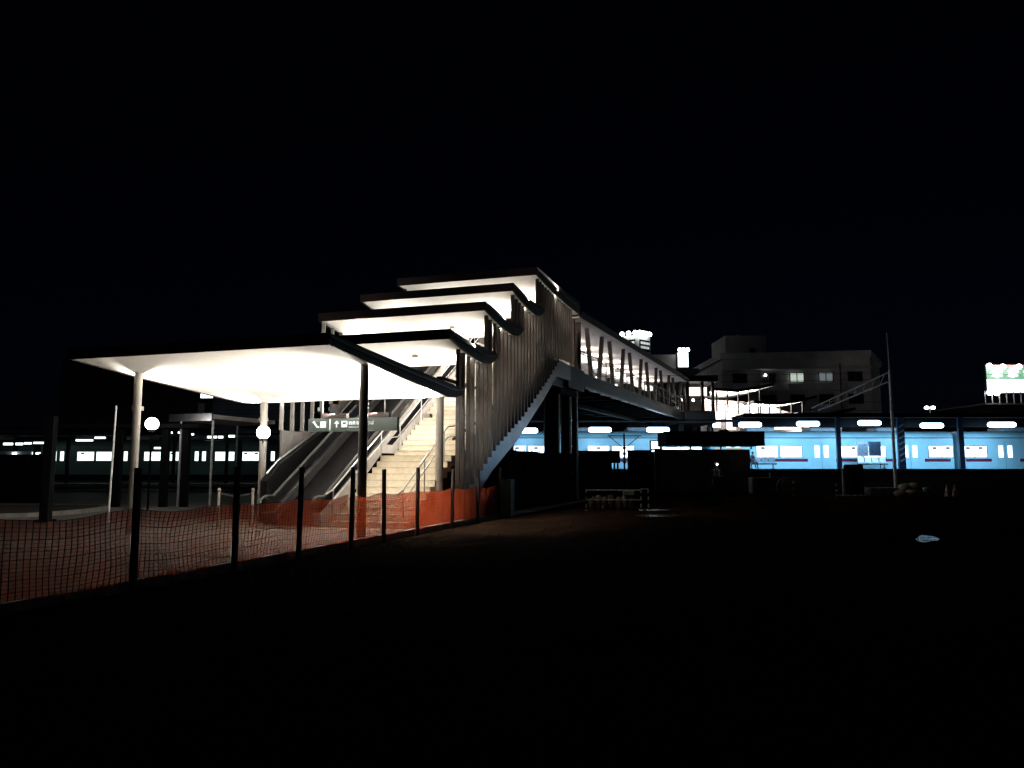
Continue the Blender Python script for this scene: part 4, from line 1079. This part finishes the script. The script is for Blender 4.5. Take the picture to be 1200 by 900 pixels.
# far left platform roof and lamps
fr = thing('far_platform_roof', 'dark low platform roof above the green train', 'roof', W(-35, 73, 0))
MB().box(-75, -14, 71.6, 73.6, 4.55, 4.75).build('roof_sheet', BLACK, fr)
for i in range(12): MB().box(-72 + i * 5, -71.75 + i * 5, 72.6, 72.85, -.05, 4.545).build('pillar', BLACK, fr)
def tube_lamp(px, py, Y, w, label, h=.10, m=None):
    x, z = px_at(px, py, Y)
    o = thing('tube_lamp', label, 'lamp', W(x, Y, z), 0, 'tube lamps over the far platform')
    MB().box(x - w / 2, x + w / 2, Y - .06, Y + .06, z + .06, z + .12).build('housing', DGREY, o)
    MB().box(x - w / 2 + .03, x + w / 2 - .03, Y - .05, Y + .05, z - h, z + .059).build('tube', m or GL_SIGN, o)
for i, (px, py, w, n_) in enumerate(((47, 519, 1.0, 'long bright tube lamp left of the far dark post'), (34, 519.5, .7, 'dim tube lamp, first left of the long bright one'), (24, 520, .7, 'dim tube lamp, second left of the long bright one'), (11, 520, .9, 'dim tube lamp by the left photo edge'),
        (190, 525, 1.3, 'short tube lamp above the green train, right of the pale column'), (197, 507, .9, 'small tube lamp under the shelter roof, leftmost'), (212, 507, .5, 'small tube lamp under the shelter roof, second from left'), (224, 509, .6, 'small tube lamp under the shelter roof, third from left'),
        (249, 512, .9, 'small tube lamp under the shelter roof, fourth from left'), (259, 512, .5, 'small tube lamp under the shelter roof, fifth from left'), (272, 511, .6, 'small tube lamp under the shelter roof, rightmost'),
        (100, 516, 1.6, 'faint tube lamp over the green train left of the grey pole'), (118, 513, 1.0, 'faint tube lamp over the green train just right of the other faint one'))):
    tube_lamp(px, py, 71.2, w, n_, h=.10 if 30 < px < 240 else .14)
lw = thing('lit_band_wall', 'pale lit wall strip showing above the left hoarding', 'wall', W(-47, 72, 0))
MB().box(-60, px_at(38, 0, 70)[0], 70, 70.2, 2.55, 3.05).build('strip', mat('pale_panel', (.4, .5, .52), .5), lw)
MB().box(-60, px_at(38, 0, 70)[0], 70, 70.2, -.05, 2.545).build('base', BUILDD, lw)
for px in (12, 40): MB().box(px_at(px, 0, 69)[0] - .12, px_at(px, 0, 69)[0] + .12, 69.7, 69.99, 2.6, 2.95).build('lamp', GL_SIGN, lw)
hl = thing('plaza_hoarding', 'dark hoarding at the left photo edge beyond the planting island', 'hoarding', W(-20, 33, 0))
for i in range(8): MB().box(-27.2 + i * .92, -26.29 + i * .92, 33.0, 33.06, 0, 2.1).build('panel', HOARD, hl)
whp = thing('white_pillar', 'narrow white panel edge standing right of the left hoarding', 'pillar', W(-26.5, 44, 0))
xw, _ = px_at(50, 0, 44)
MB().box(xw - .12, xw + .12, 44, 44.4, 0.0, 2.35).build('panel', BARRW, whp); MB().box(xw - .14, xw + .42, 43.9, 44.5, 0.02, .2).build('foot', BARRW, whp)

# shelter beside the lowest canopy
she = thing('walkway_shelter', 'low pale flat shelter roof on thin posts left of the canopy', 'shelter', S(26.2, 21, 0), -TH)
MB(S).prism_x([(20.0, 3.40), (21.9, 3.34), (21.9, 3.5), (20.0, 3.56)], 24.4, 28.4).build('roof', mat('shelter_roof', (.5, .48, .45), .5), she)
MB(S).box(24.3, 24.39, 19.95, 21.95, 3.32, 3.6).build('end_trim', STEEL, she)
for u, v in ((24.7, 20.2), (24.7, 21.7), (28.1, 20.2), (28.1, 21.7)): MB(S).tube((u, v, .02), (u, v, 3.35), .045).build('post', GALV, she)

# dark pillars of the unlit walkway, lamp poles
wk = thing('dark_walkway', 'unlit covered walkway of dark square pillars behind the pale column', 'walkway', W(-14, 30, 0))
for px in (140, 195, 219):
    x = (px - 600) / 900 * 30; MB().box(x - .13, x + .13, 29.9, 30.15, .02, 3.05).build('pillar', BLACK, wk)
MB().box(-21, -12, 29.4, 30.8, 3.054, 3.2).build('roof', BLACK, wk)
dp = thing('dark_pillar', 'tall dark square pillar standing at the planting island kerb', 'pillar', W(-12.9, 21.5, 0))
MB().box(-13.02, -12.78, 21.4, 21.62, 0.02, 2.95).build('shaft', BLACK, dp); MB().box(-13.1, -12.7, 21.3, 21.7, .02, .1).build('base', BLACK, dp)
gp = thing('grey_pole', 'slender grey pole between the island and the pale column', 'pole', W(-10.9, 20.9, 0))
MB().tube((-10.85, 20.9, 0.02), (-10.8, 20.9, 3.2), .032, .026).build('shaft', GALV, gp); MB().tube((-10.85, 20.9, .02), (-10.85, 20.9, .1), .07).build('base', GALV, gp)

def globe(px, py, Y, r, label, pole, m=GL_GLOBE):
    x, z = px_at(px, py, Y)
    o = thing('globe_lamp', label, 'lamp', W(x, Y, 0 if pole else z), 0)
    MB().ball((x, Y, z), r, nu=16, nv=10).build('globe', m, o, smooth=True)
    MB().tube((x, Y, z - r - .06), (x, Y, z - r + .04), r * .45, r * .5, 12).build('collar', DGREY, o)
    if pole: MB().tube((x, Y, .0), (x, Y, z - r - .06), .04).build('pole', BLACK, o)
    return x, z, o
globe(178, 497, 28.0, .23, 'blazing white globe lamp just right of the pale left column', True)
x, z, o = globe(309, 507, 21.4, .185, 'blazing white globe lamp on the column before the fin wall', False)
MB().tube((x, 21.4, z - .25), (S(18.7, 13.55, 0)[0], S(18.7, 13.55, 0)[1], z - .25), .025).build('bracket', DGREY, o)

# thin rope barrier posts before the escalators
for i, (u, v) in enumerate(((16.6, 13.3), (16.9, 12.5))):
    r_ = thing('rope_post', ('short pale rope post near the left fin wall', 'short pale rope post just left of the escalator foot')[i], 'post', S(u, v, 0), -TH, 'rope posts')
    MB(S).tube((u, v, .02), (u, v, .92), .035).build('shaft', COLL, r_); MB(S).tube((u, v, .02), (u, v, .05), .14, None, 14).build('base', COLL, r_); MB(S).ball((u, v, .95), .05, nu=8, nv=5).build('cap', COLL, r_)
rp_ = MB(S); pts = [(16.6 + .3 * t, 13.3 - .8 * t, .88 - .35 * t * (1 - t)) for t in [k / 10 for k in range(11)]]
tag(rp_.path(pts, .012, 6).build('rope', RUBBER), 'thin sagging rope between the two pale rope posts', 'rope')

# ================================================================== PEOPLE
SKIN = mat('skin', (.32, .2, .15), .6); WORK = mat('workwear', (.06, .06, .07), .85); HAIR = mat('hair', (.01, .009, .008), .6)
def person(name, label, joints, edges, base, rz, head, skin_from, extra=None):
    t = thing(name, label, 'person', base, rz)
    me = bpy.data.meshes.new('body'); names = list(joints); idx = {k: i for i, k in enumerate(names)}
    me.from_pydata([joints[k][0] for k in names], [(idx[a], idx[b]) for a, b in edges], [])
    o = bpy.data.objects.new('body', me); C.objects.link(o)
    sm = o.modifiers.new('skin', 'SKIN'); sub = o.modifiers.new('sub', 'SUBSURF'); sub.levels = sub.render_levels = 2
    for k in names:
        sv = me.skin_vertices[0].data[idx[k]]; r_ = joints[k][1]; sv.radius = r_ if isinstance(r_, tuple) else (r_, r_)
        sv.use_root = (k == 'pelvis')
    dg = bpy.context.evaluated_depsgraph_get()
    nme = bpy.data.meshes.new_from_object(o.evaluated_get(dg)); bpy.data.objects.remove(o)
    nme.name = 'body'; nme.materials.clear(); nme.materials.append(WORK); nme.materials.append(SKIN)
    for p in nme.polygons:
        p.use_smooth = True
        c = p.center
        if skin_from(c): p.material_index = 1
    b = bpy.data.objects.new('body', nme); C.objects.link(b); b.parent = t; MW[b.name] = MW[t.name]
    return t
def stand_joints():
    J = {'pelvis': ((0, 0, .92), (.15, .11)), 'belly': ((0, 0, 1.08), (.145, .105)), 'chest': ((0, -.01, 1.28), (.17, .115)), 'neck0': ((0, 0, 1.42), .07), 'neck': ((0, -.01, 1.49), .052),
         'head': ((0, -.03, 1.56), (.072, .085)), 'crown': ((0, -.02, 1.655), (.07, .08))}
    E = [('pelvis', 'belly'), ('belly', 'chest'), ('chest', 'neck0'), ('neck0', 'neck'), ('neck', 'head'), ('head', 'crown')]
    for s, n in ((-1, 'l'), (1, 'r')):
        J[n + 'hip'] = ((s * .10, 0, .84), .095); J[n + 'knee'] = ((s * .115, -.02, .48), .062); J[n + 'ankle'] = ((s * .12, .02, .09), .045); J[n + 'toe'] = ((s * .135, -.15, .045), .04)
        J[n + 'sho'] = ((s * .19, 0, 1.36), .065); J[n + 'elb'] = ((s * .25, .02, 1.10), .046)
        hz = 1.08 if s > 0 else .88; hy = -.22 if s > 0 else -.06
        J[n + 'wri'] = ((s * .22, hy, hz), .03); J[n + 'palm'] = ((s * .21, hy - .05, hz - (.01 if s > 0 else .06)), (.036, .016))
        E += [('pelvis', n + 'hip'), (n + 'hip', n + 'knee'), (n + 'knee', n + 'ankle'), (n + 'ankle', n + 'toe'), ('chest', n + 'sho'), (n + 'sho', n + 'elb'), (n + 'elb', n + 'wri'), (n + 'wri', n + 'palm')]
        P = J[n + 'palm'][0]
        for f in range(4):
            k1, k2 = n + 'f%da' % f, n + 'f%db' % f
            J[k1] = ((P[0] + (f - 1.5) * .019, P[1] - (.05 if s > 0 else .015), P[2] - (.0 if s > 0 else .05)), .009)
            J[k2] = ((P[0] + (f - 1.5) * .019, P[1] - (.065 if s > 0 else .035), P[2] - (.03 if s > 0 else .085) + .004 * abs(f - 1.5)), .008)
            E += [(n + 'palm', k1), (k1, k2)]
        J[n + 'th'] = ((P[0] - s * .045, P[1] - .02, P[2] - .01), .01); E += [(n + 'wri', n + 'th')]
    return J, E
J, E_ = stand_joints()
px0, pz0 = 9.95, 37.6
man = person('person', 'worker in dark clothes with reflective vest and headlamp standing before the shed', J, E_, W(px0, pz0, ground_z(px0, pz0)), R(-12), 0,
             lambda c: (c.z > 1.46) or (c.z < 1.09 and c.y < -.2 and c.x > .1) or (c.z < .87 and c.x < -.15 and c.z > .6))
gz = ground_z(px0, pz0)
def PL_(x, y, z):
    p = MW[man.name] @ Vector((x, y, z)); return tuple(p)
MB(PL_).ball((0, -.015, 1.665), .115, .13, .085, nu=16, nv=8).build('helmet', mat('helmet', (.55, .55, .5), .35), man, smooth=True)
vest = MB(PL_)
def ring(z0, z1, rx, ry, m, name):
    mb = MB(PL_); n = 20
    for k in range(n):
        a = 2 * math.pi * k / n; b = 2 * math.pi * (k + 1) / n
        mb._add([(rx * math.cos(a), ry * math.sin(a) - .005, z0), (rx * math.cos(b), ry * math.sin(b) - .005, z0), (rx * math.cos(b), ry * math.sin(b) - .005, z1), (rx * math.cos(a), ry * math.sin(a) - .005, z1)], [(0, 1, 2, 3)])
    return mb.build(name, m, man)
VESTM = mat('vest', (.10, .12, .05), .8); REFL = mat('reflective_tape', (.75, .76, .72), .3)
ring(.98, 1.30, .19, .15, VESTM, 'vest'); ring(1.06, 1.10, .193, .153, REFL, 'reflective_tape'); ring(1.18, 1.215, .193, .153, REFL, 'reflective_tape')
for s in (-1, 1): MB(PL_).bar((s * .11, -.15, 1.1), (s * .11, -.12, 1.40), .045, .012).build('reflective_tape', REFL, man)
MB(PL_).ball((0.03, -.15, 1.63), .045, nu=10, nv=6).build('headlamp', GL_SPOT, man, smooth=True)
for s in (-1, 1): MB(PL_).ball((s * .03, -.108, 1.585), .011, nu=6, nv=4).build('eye', BLACK, man)
MB(PL_).ball((0, -.122, 1.557), .014, .02, .018, nu=6, nv=4).build('nose', SKIN, man)

# seated passenger on the grey bench
JS = {'pelvis': ((0, 0, .50), (.15, .12)), 'belly': ((0, -.02, .66), (.14, .11)), 'chest': ((0, -.06, .88), (.165, .12)), 'neck': ((0, -.09, 1.05), .055), 'head': ((0, -.13, 1.13), (.075, .085)), 'crown': ((0, -.13, 1.22), (.07, .08))}
ES = [('pelvis', 'belly'), ('belly', 'chest'), ('chest', 'neck'), ('neck', 'head'), ('head', 'crown')]
for s, n in ((-1, 'l'), (1, 'r')):
    JS[n + 'hip'] = ((s * .10, -.06, .49), .09); JS[n + 'knee'] = ((s * .12, -.44, .49), .065); JS[n + 'ank'] = ((s * .12, -.42, .09), .045); JS[n + 'toe'] = ((s * .13, -.57, .04), .038)
    JS[n + 'sho'] = ((s * .19, -.06, .97), .062); JS[n + 'elb'] = ((s * .23, -.12, .72), .045); JS[n + 'wri'] = ((s * .1, -.33, .62), .03); JS[n + 'palm'] = ((s * .06, -.38, .61), (.034, .018))
    ES += [('pelvis', n + 'hip'), (n + 'hip', n + 'knee'), (n + 'knee', n + 'ank'), (n + 'ank', n + 'toe'), ('chest', n + 'sho'), (n + 'sho', n + 'elb'), (n + 'elb', n + 'wri'), (n + 'wri', n + 'palm')]
    for f in range(4):
        JS[n + 'f%d' % f] = ((s * .05 + (f - 1.5) * .018, -.43, .59), .009); ES += [(n + 'palm', n + 'f%d' % f)]
    JS[n + 'th'] = ((s * .02, -.36, .63), .01); ES += [(n + 'wri', n + 'th')]
sit = person('person', 'dark clothed passenger sitting hunched at the left end of the grey bench', JS, ES, W(17.9, 57.68, 1.475), R(35), 0, lambda c: c.z > 1.06 or (c.y < -.34 and .56 < c.z < .66 and abs(c.x) < .08))
def PS_(x, y, z): return tuple(MW[sit.name] @ Vector((x, y, z)))
MB(PS_).ball((0, -.12, 1.2), .095, .105, .085, nu=14, nv=8).build('hair', HAIR, sit, smooth=True)
